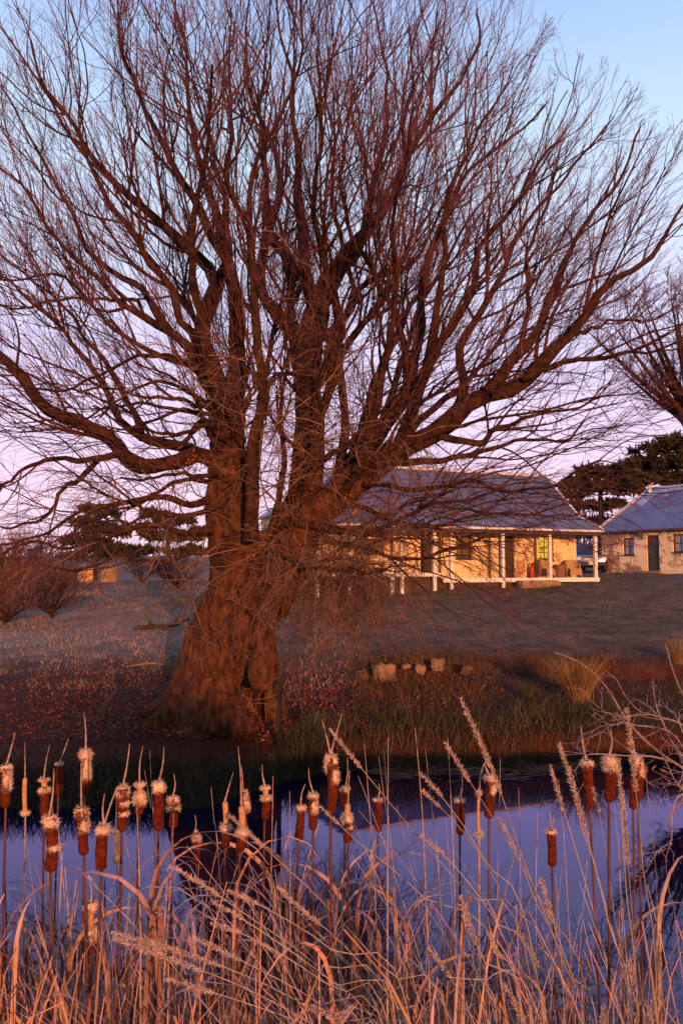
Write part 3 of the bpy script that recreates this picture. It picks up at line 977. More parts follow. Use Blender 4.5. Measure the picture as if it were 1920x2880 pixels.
# ------------------------------------------------------------------ parked car
def car():
    cx, cy = 14.15, 47.6
    t = thing('parked_car', 'silver blue off-road car parked behind the right end of the verandah', 'car', (cx, cy, gz(cx, cy)), R(-98))
    # body: cross sections along its length (local x forward), wheels at z=.36
    secs = [(-2.25, 0.80, 0.45, 1.0, 0.80), (-2.2, 0.88, 0.38, 1.05, 0.84), (-1.3, 0.92, 0.34, 1.06, 0.88), (0.5, 0.92, 0.34, 1.06, 0.88),
            (0.95, 0.92, 0.36, 1.05, 0.87), (1.7, 0.90, 0.38, 1.02, 0.82), (2.15, 0.85, 0.40, 0.96, 0.74), (2.3, 0.74, 0.45, 0.88, 0.66)]
    vs, fs = [], []
    for x, w, z0, z1, wt in secs:
        vs += [(x, -w * 0.94, z0), (x, -w, z0 + 0.25), (x, -w * 0.98, z1 - 0.12), (x, -wt, z1), (x, wt, z1), (x, w * 0.98, z1 - 0.12), (x, w, z0 + 0.25), (x, w * 0.94, z0)]
    for i in range(len(secs) - 1):
        for k in range(8):
            fs.append((i * 8 + k, i * 8 + (k + 1) % 8, (i + 1) * 8 + (k + 1) % 8, (i + 1) * 8 + k))
    fs += [tuple(range(8))[::-1], tuple((len(secs) - 1) * 8 + k for k in range(8))]
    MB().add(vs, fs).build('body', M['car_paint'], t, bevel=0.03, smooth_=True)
    cab = [(-2.1, 0.80, 1.04), (-1.85, 0.70, 1.68), (0.05, 0.70, 1.72), (0.95, 0.80, 1.04)]
    vs = []
    for x, w, z in cab:
        vs += [(x, -w, z), (x, w, z)]
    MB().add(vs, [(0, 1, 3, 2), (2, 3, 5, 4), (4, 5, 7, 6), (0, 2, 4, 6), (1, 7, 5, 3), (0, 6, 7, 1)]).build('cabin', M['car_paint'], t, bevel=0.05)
    MB().add([(0.96, -0.74, 1.09), (0.96, 0.74, 1.09), (0.17, 0.63, 1.66), (0.17, -0.63, 1.66), (0.92, -0.74, 1.07), (0.92, 0.74, 1.07), (0.13, 0.63, 1.64), (0.13, -0.63, 1.64)],
             [(0, 1, 2, 3), (7, 6, 5, 4), (0, 4, 5, 1), (1, 5, 6, 2), (2, 6, 7, 3), (3, 7, 4, 0)]).build('windscreen', M['car_glass'], t)
    for s in (-1, 1):
        y0, y1 = s * 0.79, s * 0.715
        MB().add([(-1.75, y0, 1.1), (0.72, y0, 1.1), (0.02, y1, 1.62), (-1.6, y1, 1.62), (-1.75, y0 * 1.015, 1.1), (0.72, y0 * 1.015, 1.1), (0.02, y1 * 1.015, 1.62), (-1.6, y1 * 1.015, 1.62)],
                 [(0, 1, 2, 3), (4, 7, 6, 5), (0, 4, 5, 1), (1, 5, 6, 2), (2, 6, 7, 3), (3, 7, 4, 0)]).build('side_window', M['car_glass'], t)
        MB().box(2.12, 2.30, s * 0.66 - 0.14, s * 0.66 + 0.14, 0.72, 0.92).build('headlight', M['lamp_glass'], t, bevel=0.04)
        mi = MB().box(0.62, 0.74, s * 0.98 - 0.13, s * 0.98 + 0.13, 1.06, 1.24)
        mi.build('wing_mirror', M['chrome'], t, bevel=0.04)
        for x in (-1.4, 1.45):
            w = MB()
            pr = []
            n = 24
            for yy, r in ((-0.11, 0.30), (-0.12, 0.36), (-0.08, 0.385), (0.08, 0.385), (0.12, 0.36), (0.11, 0.30)):
                pr.append((yy, r))
            vs, fs = [], []
            for yy, r in pr:
                for k in range(n):
                    a = 2 * math.pi * k / n
                    vs.append((x + r * math.cos(a), s * 0.82 + yy, 0.385 + r * math.sin(a)))
            for i in range(len(pr) - 1):
                for k in range(n):
                    fs.append((i * n + k, i * n + (k + 1) % n, (i + 1) * n + (k + 1) % n, (i + 1) * n + k))
            fs += [tuple(range(n))[::-1], tuple((len(pr) - 1) * n + k for k in range(n))]
            wh = MB().add(vs, fs).build('wheel', M['black'], t)
            rim = MB()
            for k in range(5):
                a = 2 * math.pi * k / 5
                rim.tube([(x, s * 0.935, 0.385), (x + 0.22 * math.cos(a), s * 0.935, 0.385 + 0.22 * math.sin(a))], 0.03)
            rim.build('rim', M['steel'], wh)
    g = MB().box(2.22, 2.315, -0.46, 0.46, 0.70, 0.90)
    gr = g.build('grille', M['black'], t, bevel=0.03)
    b = MB()
    for k in range(3):
        b.box(2.316, 2.325, -0.44, 0.44, 0.74 + 0.05 * k, 0.755 + 0.05 * k)
    b.build('grille_bar', M['chrome'], gr)
    bd = MB()
    for k in range(12):
        a, c = 2 * math.pi * k / 12, 2 * math.pi * (k + 1) / 12
        bd.tube([(2.335, 0.07 * math.cos(a), 0.80 + 0.06 * math.sin(a)), (2.335, 0.07 * math.cos(c), 0.80 + 0.06 * math.sin(c))], 0.01)
    bd.box(2.33, 2.34, -0.085, 0.085, 0.79, 0.812).build('badge', M['chrome'], gr)
    MB().box(2.18, 2.42, -0.86, 0.86, 0.40, 0.64).build('bumper', M['black'], t, bevel=0.05)
    MB().box(2.421, 2.43, -0.19, 0.19, 0.50, 0.61).build('number_plate', M['plate'], t)
car()

# ------------------------------------------------------------------ tree growing
def grow(pp, pr, per_m, t0, length, ang, trop, wig, K, rr, rmax, rtip, env=None, up_bias=0.0, tip=True, lenpow=0.5, minn=1):
    """children of parent polylines pp (N,S,3) with radii pr (N,S); all grown at once"""
    N, S, _ = pp.shape
    seg = np.linalg.norm(np.diff(pp, axis=1), axis=2)
    L = seg.sum(1)
    n = np.maximum(rng.poisson(L * per_m), minn)
    par = np.repeat(np.arange(N), n)
    t = t0 + (1 - t0) * rng.random(len(par)) ** 0.9
    if tip:
        par = np.concatenate([par, np.arange(N), np.arange(N)])
        t = np.concatenate([t, np.full(2 * N, 0.995)])
    f = t * (S - 1)
    i = np.minimum(f.astype(int), S - 2)
    u = (f - i)[:, None]
    p = pp[par, i] * (1 - u) + pp[par, i + 1] * u
    tan = unit(pp[par, i + 1] - pp[par, i])
    r = pr[par, i] * (1 - u[:, 0]) + pr[par, i + 1] * u[:, 0]
    k = len(par)
    rv = rng.normal(size=(k, 3))
    rv[:, 2] += up_bias
    perp = unit(rv - (rv * tan).sum(1, keepdims=True) * tan)
    a = R(1) * (ang[0] + (ang[1] - ang[0]) * rng.random(k))
    if tip:
        a[-2 * N:] *= 0.45
    d = tan * np.cos(a)[:, None] + perp * np.sin(a)[:, None]
    ln = (length[0] + (length[1] - length[0]) * rng.random(k)) * (1 - 0.45 * t) * np.clip((L[par] / np.median(L)) ** lenpow, 0.5, 1.6)
    if env is not None:
        e0 = env(p)
        e1 = env(p + d * ln[:, None])
        over = e1 > 1
        fac = np.where(over, np.clip((1 - e0) / np.maximum(e1 - e0, 1e-3), 0.12, 1), 1)
        ln = ln * fac
    r0 = np.minimum(r * rr, rmax) * (0.7 + 0.3 * rng.random(k))
    r0 = np.maximum(np.minimum(r0, rmax * np.clip(ln / np.mean(length), 0.35, 1)), rtip * 1.15)
    pts = np.empty((k, K + 1, 3))
    pts[:, 0] = p
    step = (ln / K)[:, None]
    dw = np.zeros((k, 3))
    for s in range(K):
        dw = dw * 0.4 + rng.normal(size=(k, 3)) * wig
        d = d + dw
        tz = trop(p) if callable(trop) else trop
        if np.ndim(tz) == 2:
            d = d + tz
        else:
            d[:, 2] += tz
        d = unit(d)
        pts[:, s + 1] = pts[:, s] + d * step
    tt = np.linspace(0, 1, K + 1)[None]
    rad = r0[:, None] * (1 - tt) + np.minimum(rtip, r0)[:, None] * tt
    return pts, rad

def wobble(pts, amp):
    n = len(pts)
    w = rng.normal(size=(n, 3))
    k = np.array([0.25, 0.5, 0.25])
    for c in range(3):
        w[:, c] = np.convolve(w[:, c], k, 'same')
    w[0] = 0
    f = np.minimum(np.arange(n) / 3.0, 1)[:, None]
    return pts + w * amp * f

TY = 13.2
PXM = TY / FPX
# limbs traced in photograph pixels: points, depth offset at start and end, half width at start and end (px)
LIMBS = [
    # left leader and what rises from it
    ([(650, 1600), (655, 1470), (645, 1346), (638, 1220), (630, 1130), (610, 1080)], -0.1, -0.1, 64, 40),
    ([(612, 1100), (580, 1059), (563, 944), (580, 860), (609, 789), (570, 735), (500, 675), (430, 612), (343, 540), (260, 440), (190, 330), (92, 200), (10, 90)], 0.0, 0.9, 31, 4),
    ([(640, 1130), (664, 1059), (666, 944), (661, 830), (643, 743), (590, 650), (545, 560), (470, 430), (410, 318), (360, 190), (330, 40)], -0.1, -1.1, 31, 4),
    ([(707, 1520), (707, 1400), (705, 1289), (697, 1255), (730, 1145), (727, 1002), (712, 858), (707, 715), (701, 600), (704, 520), (730, 428), (783, 345), (830, 240), (842, 120), (850, 10)], -0.75, -1.6, 22, 4),
    ([(661, 850), (640, 760), (612, 620), (555, 440), (532, 285), (520, 160), (500, 40)], -0.3, 0.4, 20, 4),
    ([(609, 800), (640, 720), (632, 600), (640, 480), (655, 330), (640, 180), (655, 40)], 0.3, 1.6, 17, 4),
    ([(632, 1120), (600, 1080), (552, 1030), (545, 986), (482, 937), (402, 892), (339, 847), (290, 800), (232, 745), (150, 660), (80, 540), (0, 470)], 0.1, -0.6, 18, 4),
    ([(632, 1130), (600, 1085), (560, 1040), (487, 1008), (402, 977), (330, 928), (263, 865), (179, 789), (90, 782), (0, 785)], 0.2, 1.4, 13, 4),
    ([(625, 1130), (585, 1060), (545, 1020), (500, 1003), (388, 999), (312, 1044), (250, 1075), (160, 1100), (60, 1090)], -0.2, -1.7, 9, 4),
    ([(545, 986), (500, 950), (470, 925), (440, 880), (429, 856), (388, 803), (312, 762), (250, 700), (200, 590), (130, 470), (60, 330), (10, 240)], 0.1, 0.8, 15, 4),
    ([(605, 1085), (570, 1000), (552, 950), (530, 920), (504, 900), (490, 850), (464, 789), (420, 736), (370, 640), (300, 560), (239, 428), (180, 330), (122, 250), (90, 120)], -0.1, -1.2, 16, 4),
    ([(430, 910), (404, 895), (380, 847), (241, 847), (140, 845), (60, 868), (0, 858)], 0.0, -0.5, 7, 3),
    # left low limb
    ([(640, 1330), (571, 1285), (491, 1303), (393, 1311), (339, 1267), (250, 1195), (156, 1155), (98, 1106), (36, 1030), (-60, 960)], 0.0, -0.9, 26, 12),
    ([(600, 1300), (536, 1268), (424, 1245), (370, 1206), (330, 1166), (286, 1070), (223, 990), (170, 923), (103, 870), (20, 790), (-60, 740)], 0.2, 0.8, 19, 6),
    ([(400, 1236), (385, 1170), (357, 1120), (310, 1040), (240, 950), (160, 840), (60, 760), (-20, 690)], 0.3, 1.6, 12, 5),
    ([(340, 1272), (330, 1278), (250, 1294), (174, 1285), (112, 1303), (45, 1338), (-40, 1400)], -0.4, -1.1, 13, 6),
    ([(275, 1295), (223, 1343), (179, 1374), (140, 1440), (90, 1470), (0, 1480)], -0.4, -1.0, 9, 4),
    ([(640, 1230), (590, 1180), (545, 1160), (480, 1150), (400, 1130), (300, 1150), (200, 1200), (60, 1215)], 0.4, 2.2, 8, 3),
    ([(640, 1280), (590, 1190), (555, 1200), (520, 1240), (450, 1260), (390, 1180), (300, 1130), (190, 1090)], 0.5, 2.8, 11, 4),
    # central leader
    ([(770, 1620), (800, 1500), (850, 1390), (867, 1300), (867, 1174), (869, 1059), (873, 944), (890, 860)], 0.3, 0.3, 52, 37),
    ([(885, 870), (862, 772), (850, 657), (844, 560), (838, 440), (826, 330), (820, 200), (790, 90), (780, 0)], 0.3, 0.5, 25, 5),
    ([(888, 870), (936, 761), (985, 700), (1017, 668), (1055, 610), (1107, 551), (1150, 430), (1175, 390), (1266, 262), (1310, 190), (1345, 120), (1340, 40)], 0.3, -0.6, 29, 4),
    ([(905, 860), (960, 770), (1010, 690), (1030, 600), (1045, 540), (1078, 400), (1088, 250), (1070, 130), (1050, 20)], 0.35, 1.5, 20, 4),
    ([(872, 965), (840, 930), (758, 860), (735, 800), (745, 700), (770, 610), (790, 500), (760, 380), (700, 250), (690, 110), (700, 0)], 0.3, 1.2, 22, 4),
    ([(868, 1000), (830, 950), (775, 900), (742, 850), (700, 760), (690, 640), (610, 480), (590, 330), (570, 170)], 0.4, 2.4, 14, 4),
    ([(838, 790), (812, 730), (770, 669), (755, 560), (740, 430), (735, 290), (750, 150)], 0.3, -0.7, 18, 4),
    ([(880, 960), (930, 933), (988, 875), (1005, 820), (1040, 785), (1120, 760), (1190, 700), (1230, 610), (1270, 520)], 0.2, -0.9, 15, 4),
    ([(880, 1200), (905, 1150), (936, 1075), (960, 990), (1010, 921), (1070, 860), (1110, 790), (1150, 650), (1180, 520), (1220, 410)], 0.5, 1.9, 19, 4),
    ([(865, 1100), (820, 1050), (770, 1060), (720, 1090), (690, 1010), (640, 960)], 0.6, 2.8, 10, 4),
    # right-hand limb and its risers
    ([(780, 1560), (840, 1480), (902, 1432), (988, 1358), (1103, 1272), (1200, 1237), (1269, 1190), (1338, 1122), (1420, 1096), (1498, 1045), (1576, 958), (1641, 894), (1705, 802), (1783, 751), (1843, 696), (1879, 637), (1925, 560)], -0.3, -0.6, 48, 5),
    ([(1365, 1105), (1384, 1087), (1457, 999), (1517, 912), (1549, 830), (1581, 751), (1622, 669), (1662, 600), (1725, 520), (1770, 440), (1800, 360)], -0.6, 0.2, 20, 4),
    ([(1470, 1065), (1590, 1022), (1700, 999), (1760, 995), (1830, 985), (1900, 960)], -0.6, -1.3, 11, 4),
    ([(1235, 1225), (1338, 1250), (1384, 1215), (1439, 1197), (1520, 1165), (1600, 1150), (1680, 1120)], -0.6, 0.6, 12, 4),
    ([(1085, 1300), (1200, 1293), (1292, 1291), (1384, 1261), (1475, 1234), (1590, 1247), (1640, 1180)], -0.4, 0.9, 13, 4),
    ([(1100, 1285), (1130, 1230), (1200, 1030), (1269, 930), (1310, 839), (1333, 761), (1352, 687), (1411, 620), (1450, 560), (1510, 450), (1572, 400)], -0.5, -1.3, 24, 4),
    ([(1020, 1335), (1062, 1230), (1143, 1117), (1160, 1013), (1177, 916), (1189, 801), (1210, 700), (1254, 610), (1303, 510), (1400, 416), (1480, 360), (1530, 300)], -0.4, 0.5, 25, 4),
    ([(1143, 1117), (1150, 1020), (1120, 900), (1060, 800), (1020, 720), (980, 620), (960, 500), (975, 380), (1000, 260)], -0.4, -1.4, 14, 4),
    ([(985, 1350), (1028, 1203), (1045, 1105), (1080, 1030), (1110, 960), (1160, 850), (1240, 760), (1300, 640), (1380, 540)], 0.2, 1.6, 22, 4),
    ([(940, 1380), (976, 1203), (959, 1088), (950, 1002), (965, 900), (990, 800), (960, 690), (930, 560), (940, 420), (920, 280), (930, 130)], 0.3, 0.9, 17, 4),
    ([(1200, 1030), (1225, 900), (1240, 800), (1250, 690), (1262, 560), (1330, 400), (1400, 290)], -0.6, -1.6, 15, 4),
    ([(1269, 1190), (1300, 1110), (1290, 1000), (1330, 900), (1400, 800), (1440, 700), (1500, 600), (1572, 520), (1640, 428), (1700, 360)], -0.5, 1.2, 17, 4),
    ([(1457, 999), (1480, 900), (1475, 800), (1490, 700), (1530, 590), (1560, 480)], -0.4, -1.4, 9, 4),
    ([(1576, 958), (1640, 930), (1720, 905), (1800, 900)], -0.6, -0.2, 7, 3),
    ([(1103, 1272), (1180, 1180), (1250, 1120), (1330, 1050), (1400, 960), (1440, 870), (1500, 780)], -0.2, 2.2, 15, 4),
    ([(960, 1390), (1010, 1330), (1120, 1240), (1170, 1150), (1300, 1060), (1400, 1010)], -0.6, -2.6, 13, 4),
    # crowded stems round the fork
    ([(700, 1480), (720, 1350), (735, 1220), (745, 1090), (760, 960), (800, 820), (810, 650)], 0.4, 1.2, 14, 3),
    ([(690, 1450), (680, 1300), (672, 1180), (690, 1060), (720, 940), (700, 800), (680, 650)], 0.6, 1.8, 14, 3),
    ([(760, 1500), (790, 1380), (800, 1250), (790, 1120), (810, 1000), (800, 880), (830, 700)], 0.1, -0.8, 12, 3),
    ([(640, 1300), (600, 1230), (570, 1180), (540, 1110), (490, 1060), (440, 1040)], -0.3, -1.3, 10, 3),
    ([(650, 1250), (590, 1200), (540, 1210), (470, 1220), (400, 1200), (330, 1215)], -0.4, -1.5, 9, 3),
    ([(640, 1350), (590, 1330), (540, 1340), (480, 1330), (420, 1350), (340, 1340)], -0.5, -1.6, 9, 3),
    ([(620, 1420), (560, 1440), (500, 1450), (430, 1440), (370, 1460), (290, 1465)], -0.5, -1.2, 10, 3),
    ([(830, 1400), (880, 1320), (900, 1220), (920, 1120), (930, 1010), (910, 900)], -0.4, -1.5, 13, 3),
    ([(900, 1430), (950, 1330), (1000, 1250), (1020, 1170), (1040, 1100), (1090, 1010), (1130, 900)], 0.5, 2.2, 13, 3),
    ([(860, 1350), (910, 1290), (970, 1250), (1040, 1200), (1090, 1150), (1150, 1080), (1230, 1000)], -0.3, -1.8, 12, 3),
    ([(850, 1290), (800, 1220), (770, 1190), (740, 1130), (730, 1050)], -0.2, -1.0, 8, 3),
    ([(640, 1290), (680, 1200), (700, 1120), (690, 1020), (660, 940)], -0.2, -0.8, 9, 3),
    ([(630, 1150), (560, 1140), (480, 1120), (400, 1110), (310, 1090), (210, 1100)], -0.2, -1.2, 8, 3),
    ([(635, 1200), (560, 1160), (490, 1155), (430, 1180), (350, 1195), (260, 1150)], 0.1, -0.6, 8, 3),
    ([(630, 1160), (565, 1120), (500, 1085), (430, 1075), (350, 1110), (280, 1170)], 0.2, 1.0, 8, 3),
    # low limbs to the right, in front of the house
    ([(800, 1470), (900, 1480), (1000, 1500), (1100, 1480), (1200, 1430), (1300, 1400), (1400, 1370)], -0.6, -1.8, 13, 4),
    ([(790, 1500), (880, 1500), (980, 1530), (1080, 1560), (1180, 1570), (1300, 1530), (1400, 1510)], -0.4, -0.8, 11, 4),
    ([(860, 1440), (960, 1430), (1050, 1440), (1150, 1480), (1280, 1470), (1380, 1440), (1500, 1440), (1580, 1420)], -0.2, 0.8, 10, 3),
    ([(1000, 1360), (1100, 1370), (1200, 1380), (1330, 1350), (1450, 1380), (1560, 1360), (1680, 1300)], -0.5, -2.0, 9, 3),
    ([(760, 1540), (850, 1590), (960, 1600), (1050, 1610), (1100, 1600)], -0.6, -1.5, 9, 3),
    # low limbs to the left
    ([(600, 1400), (540, 1420), (450, 1400), (350, 1410), (220, 1440), (120, 1500), (0, 1530)], -0.3, -1.2, 12, 4),
    ([(600, 1490), (520, 1500), (430, 1480), (330, 1500), (200, 1540), (80, 1530), (0, 1560)], -0.5, -1.7, 10, 3),
    ([(600, 1550), (520, 1560), (440, 1590), (330, 1570), (230, 1600), (110, 1590)], -0.4, -0.3, 9, 3),
    ([(610, 1370), (540, 1350), (460, 1370), (380, 1420), (300, 1440), (200, 1500)], 0.3, 1.7, 9, 3),
    # limbs that run towards and away from the camera
    ([(640, 1200), (600, 1060), (560, 880), (540, 700), (560, 520), (590, 350), (600, 180)], -0.3, -3.4, 22, 4),
    ([(880, 1100), (930, 1000), (940, 850), (900, 700), (880, 520), (900, 350), (890, 150)], 0.2, -3.0, 20, 4),
    ([(870, 1150), (830, 1020), (820, 850), (800, 700), (760, 560), (730, 420)], 0.5, 4.2, 20, 4),
    ([(640, 1150), (600, 1000), (520, 860), (430, 740), (350, 640), (260, 520)], 0.3, 4.0, 18, 4),
    ([(1000, 1340), (1080, 1180), (1130, 1000), (1180, 860), (1280, 720), (1350, 600)], 0.2, 4.2, 18, 4),
    ([(1000, 1340), (1060, 1150), (1090, 980), (1120, 800), (1100, 640), (1140, 480), (1160, 330)], -0.6, -3.6, 16, 4),
]
willow = thing('bare_tree', 'huge old bare spreading tree with hollow flared trunk on the far pond bank', 'tree', (P(600, 2050, 12.9)[0], 12.9, gz(-2.0, 12.9)))
WL = np.array(willow.location)
LS = 26
limb_pts, limb_rad = [], []
for pts, d0, d1, r0, r1 in LIMBS:
    n = len(pts)
    w = [P(x, y, TY + d0 + (d1 - d0) * (k / (n - 1))) for k, (x, y) in enumerate(pts)]
    c = catmull(w, LS)
    c = wobble(c, 0.035)
    tt = np.linspace(0, 1, LS)
    limb_pts.append(c)
    ex = 0.9 if r1 > 10 else (1.15 if r0 > 40 else 1.6)
    re_ = r1 if r1 > 10 else min(r1, 3.2)
    limb_rad.append(PXM * (r0 * 0.95 * (1 - tt) ** ex + re_ * (1 - (1 - tt) ** ex)) * (1 + 0.06 * np.sin(tt * 40 + r0)))
limb_pts, limb_rad = np.array(limb_pts), np.array(limb_rad)
for k in range(len(limb_pts)):
    co, q = tube_arrays(limb_pts[k:k + 1], limb_rad[k:k + 1], 12 if limb_rad[k, 0] > 0.1 else 9)
    for _ in (0,):                                   # lumpy bark
        nv = np.array([mnoise.noise_vector(Vector(v * 3.3)) for v in co])
        rr = np.repeat(limb_rad[k], len(co) // LS)[:, None]
        co = co + nv * rr * 0.22
    link('limb', raw_mesh('limb', co - WL, quads=q, smooth_=True), M['limb_bark'], willow)

EC = P(735, 1310, TY)
def env(p):
    q = (p - EC) / np.array((7.7, 6.4, 8.2))
    # the crown is fuller to the left and top
    return np.sqrt((q ** 2).sum(-1))
FORK = P(760, 1420, TY)
def trop1(p):
    v = unit(p - FORK) * 0.085
    v[:, 2] += np.clip((p[:, 2] - 5.2) / 30.0, -0.01, 0.05)
    return v
def trop2(p):
    v = unit(p - FORK) * 0.10
    v[:, 2] += np.clip((p[:, 2] - 5.2) / 22.0, -0.03, 0.06)
    return v
def thin(p, r, cell, cap):
    n = len(p)
    pm_ = rng.permutation(n)
    q = np.floor(p[pm_, p.shape[1] // 2] / cell).astype(np.int64)
    key = (q[:, 0] * 4001 + q[:, 1]) * 4001 + q[:, 2]
    o_ = np.argsort(key, kind='stable')
    ks = key[o_]
    st_ = np.r_[True, ks[1:] != ks[:-1]]
    first = np.maximum.accumulate(np.where(st_, np.arange(n), 0))
    keep = pm_[o_[(np.arange(n) - first) < cap]]
    return p[keep], r[keep]
b1, r1 = grow(limb_pts[:, 4:], limb_rad[:, 4:], 3.4, 0.12, (1.0, 3.2), (22, 52), trop1, 0.085, 12, 0.62, 0.036, 0.008, env, up_bias=0.5)
b1, r1 = thin(b1, r1, 1.3, 5)
b2, r2 = grow(b1, r1, 3.8, 0.15, (0.55, 1.55), (22, 54), trop2, 0.11, 8, 0.7, 0.014, 0.0042, env, up_bias=0.3)
b2, r2 = thin(b2, r2, 0.8, 6)
kp = (b2[:, 5, 2] < 9.0) | (np.abs(b2[:, 5, 0] + 0.8) > 4.2) | (rng.random(len(b2)) < 0.68)
b2, r2 = b2[kp], r2[kp]
kp = ((b2[:, 5, 2] > 3.3) & ((b2[:, 5, 0] < 2.2) | (b2[:, 5, 2] > 6.3) | (b2[:, 5, 2] < 3.6) | (rng.random(len(b2)) < 0.42))) | (rng.random(len(b2)) < 0.5)
b2, r2 = b2[kp], r2[kp]
b3, r3 = grow(b2, r2, 6.0, 0.12, (0.28, 0.75), (22, 48), trop2, 0.13, 5, 0.75, 0.0054, 0.0024, env, up_bias=0.2)
b3, r3 = thin(b3, r3, 0.5, 10)
kp = (b3[:, 3, 2] > 3.7) | (rng.random(len(b3)) < 0.45)
b3, r3 = b3[kp], r3[kp]
kp = (b3[:, 3, 2] > 6.4) | (b3[:, 3, 2] < 3.7) | (rng.random(len(b3)) < 0.55)
b3, r3 = b3[kp], r3[kp]
b4, r4 = grow(b3, r3, 4.2, 0.15, (0.13, 0.34), (22, 46), trop2, 0.13, 3, 0.8, 0.0031, 0.0017, env)
kp = (b4[:, 2, 2] > 7.5) | (rng.random(len(b4)) < 0.4)
b4, r4 = b4[kp], r4[kp]
kp = (b4[:, 2, 2] < 9.5) | (np.abs(b4[:, 2, 0] + 0.8) > 4.5) | (rng.random(len(b4)) < 0.7)
b4, r4 = b4[kp], r4[kp]
# thin wild shoots round the trunk and the low limbs, pale and drooping
low = np.array([i for i, l in enumerate(LIMBS) if l[0][0][1] > 1340])
s1, sr1 = grow(limb_pts[low][:, :16], np.maximum(limb_rad[low][:, :16], 0.02), 3.8, 0.0, (0.8, 2.5), (40, 95), lambda p: -0.085, 0.16, 10, 0.5, 0.014, 0.004, None, up_bias=0.2, tip=False)
trk = np.array([P(x, y, 12.55) for x, y in [(560, 1820), (600, 1740), (640, 1680), (680, 1620), (720, 1560), (760, 1500)]])[None]
s1b, sr1b = grow(catmull(trk[0], 11)[None], np.full((1, 11), 0.03), 13, 0.0, (0.8, 1.7), (50, 110), lambda p: -0.07, 0.17, 10, 0.5, 0.012, 0.004, None, tip=False)
rb = np.array([P(x, y, 12.9) for x, y in [(800, 1500), (860, 1560), (920, 1600), (1000, 1620), (1060, 1600)]])[None]
s1c, sr1c = grow(catmull(rb[0], 11)[None], np.full((1, 11), 0.03), 90, 0.0, (1.0, 2.4), (50, 120), lambda p: -0.10, 0.17, 10, 0.5, 0.012, 0.004, None, tip=False)
s1, sr1 = np.concatenate([s1, s1b, s1c]), np.concatenate([sr1, sr1b, sr1c])
s2, sr2 = grow(s1, sr1, 4.5, 0.15, (0.35, 0.95), (25, 60), lambda p: -0.05, 0.15, 6, 0.7, 0.0065, 0.003, None)
s3, sr3 = grow(s2, sr2, 3.4, 0.2, (0.15, 0.4), (25, 55), lambda p: -0.02, 0.14, 3, 0.7, 0.004, 0.0023, None)
link('branches', tube_mesh('branches', b1 - WL, r1, 6), M['branch_bark'], willow, 'stuff')
c2, q2 = tube_arrays(b2 - WL, r2, 4)
link('branchlets', raw_mesh('branchlets', c2, quads=q2, rnd=np.repeat(rng.random(len(b2)), 9 * 4), smooth_=True), M['branch_bark'], willow, 'stuff')
c3, q3 = tube_arrays(b3 - WL, r3, 3)
c4, q4 = tube_arrays(b4 - WL, r4, 3)
link('twigs', raw_mesh('twigs', np.concatenate([c3, c4]), quads=np.concatenate([q3, q4 + len(c3)]),
     rnd=np.concatenate([np.repeat(rng.random(len(b3)), 18), np.repeat(rng.random(len(b4)), 12)]), smooth_=True), M['twig_bark'], willow, 'stuff')
c1_, q1_ = tube_arrays(s1 - WL, sr1, 5)
c2_, q2_ = tube_arrays(s2 - WL, sr2, 3)
c3_, q3_ = tube_arrays(s3 - WL, sr3, 3)
link('wild_shoots', raw_mesh('wild_shoots', np.concatenate([c1_, c2_, c3_]), quads=np.concatenate([q1_, q2_ + len(c1_), q3_ + len(c1_) + len(c2_)]),
     rnd=np.concatenate([np.repeat(rng.random(len(s1)), 55), np.repeat(rng.random(len(s2)), 21), np.repeat(rng.random(len(s3)), 12)]), smooth_=True), M['pale_twig'], willow, 'stuff')
# last dead leaves, in bunches
def leaf_tris(c, size):
    n = len(c)
    a = unit(rng.normal(size=(n, 3)) + np.array((0, 0, -0.8)))
    b = unit(np.cross(a, rng.normal(size=(n, 3))))
    s = size * (0.6 + 0.8 * rng.random((n, 1)))
    co = np.stack([c, c + a * s * 0.5 + b * s * 0.24, c + a * s, c + a * s * 0.5 - b * s * 0.24], axis=1)
    return co.reshape(-1, 3), np.arange(4 * n).reshape(-1, 4), np.repeat(rng.random(n), 4)
cl = []
for x, y, dd, k, sp in [(540, 1300, -0.6, 60, .16), (560, 1290, -0.6, 40, .1), (850, 1310, -0.3, 45, .13), (830, 1360, -0.3, 25, .15), (980, 1430, -0.6, 160, .28), (1060, 1400, -0.6, 150, .3), (1180, 1380, -0.7, 150, .33),
                        (1260, 1420, -0.6, 60, .2), (1520, 1170, 0.2, 60, .2), (1030, 1500, -0.6, 60, .3), (150, 1120, -0.6, 35, .12), (180, 890, 0.1, 50, .3), (250, 900, .3, 40, .3), (740, 1520, -.9, 14, .3), (640, 1500, -.8, 8, .3), (850, 1500, -.6, 40, .3), (1260, 1540, -.7, 50, .2), (1200, 1480, -.6, 60, .25)]:
    cl.append(P(x, y, TY + dd) + rng.normal(size=(k, 3)) * np.array((sp, sp, sp * 0.8)))
pick = rng.integers(0, len(b3), 200)
cl.append(b3[pick, 2])
co, q, rn = leaf_tris(np.concatenate(cl), 0.055)
link('dead_leaves', raw_mesh('dead_leaves', co - WL, quads=q, rnd=rn), M['dead_leaf'], willow, 'stuff')

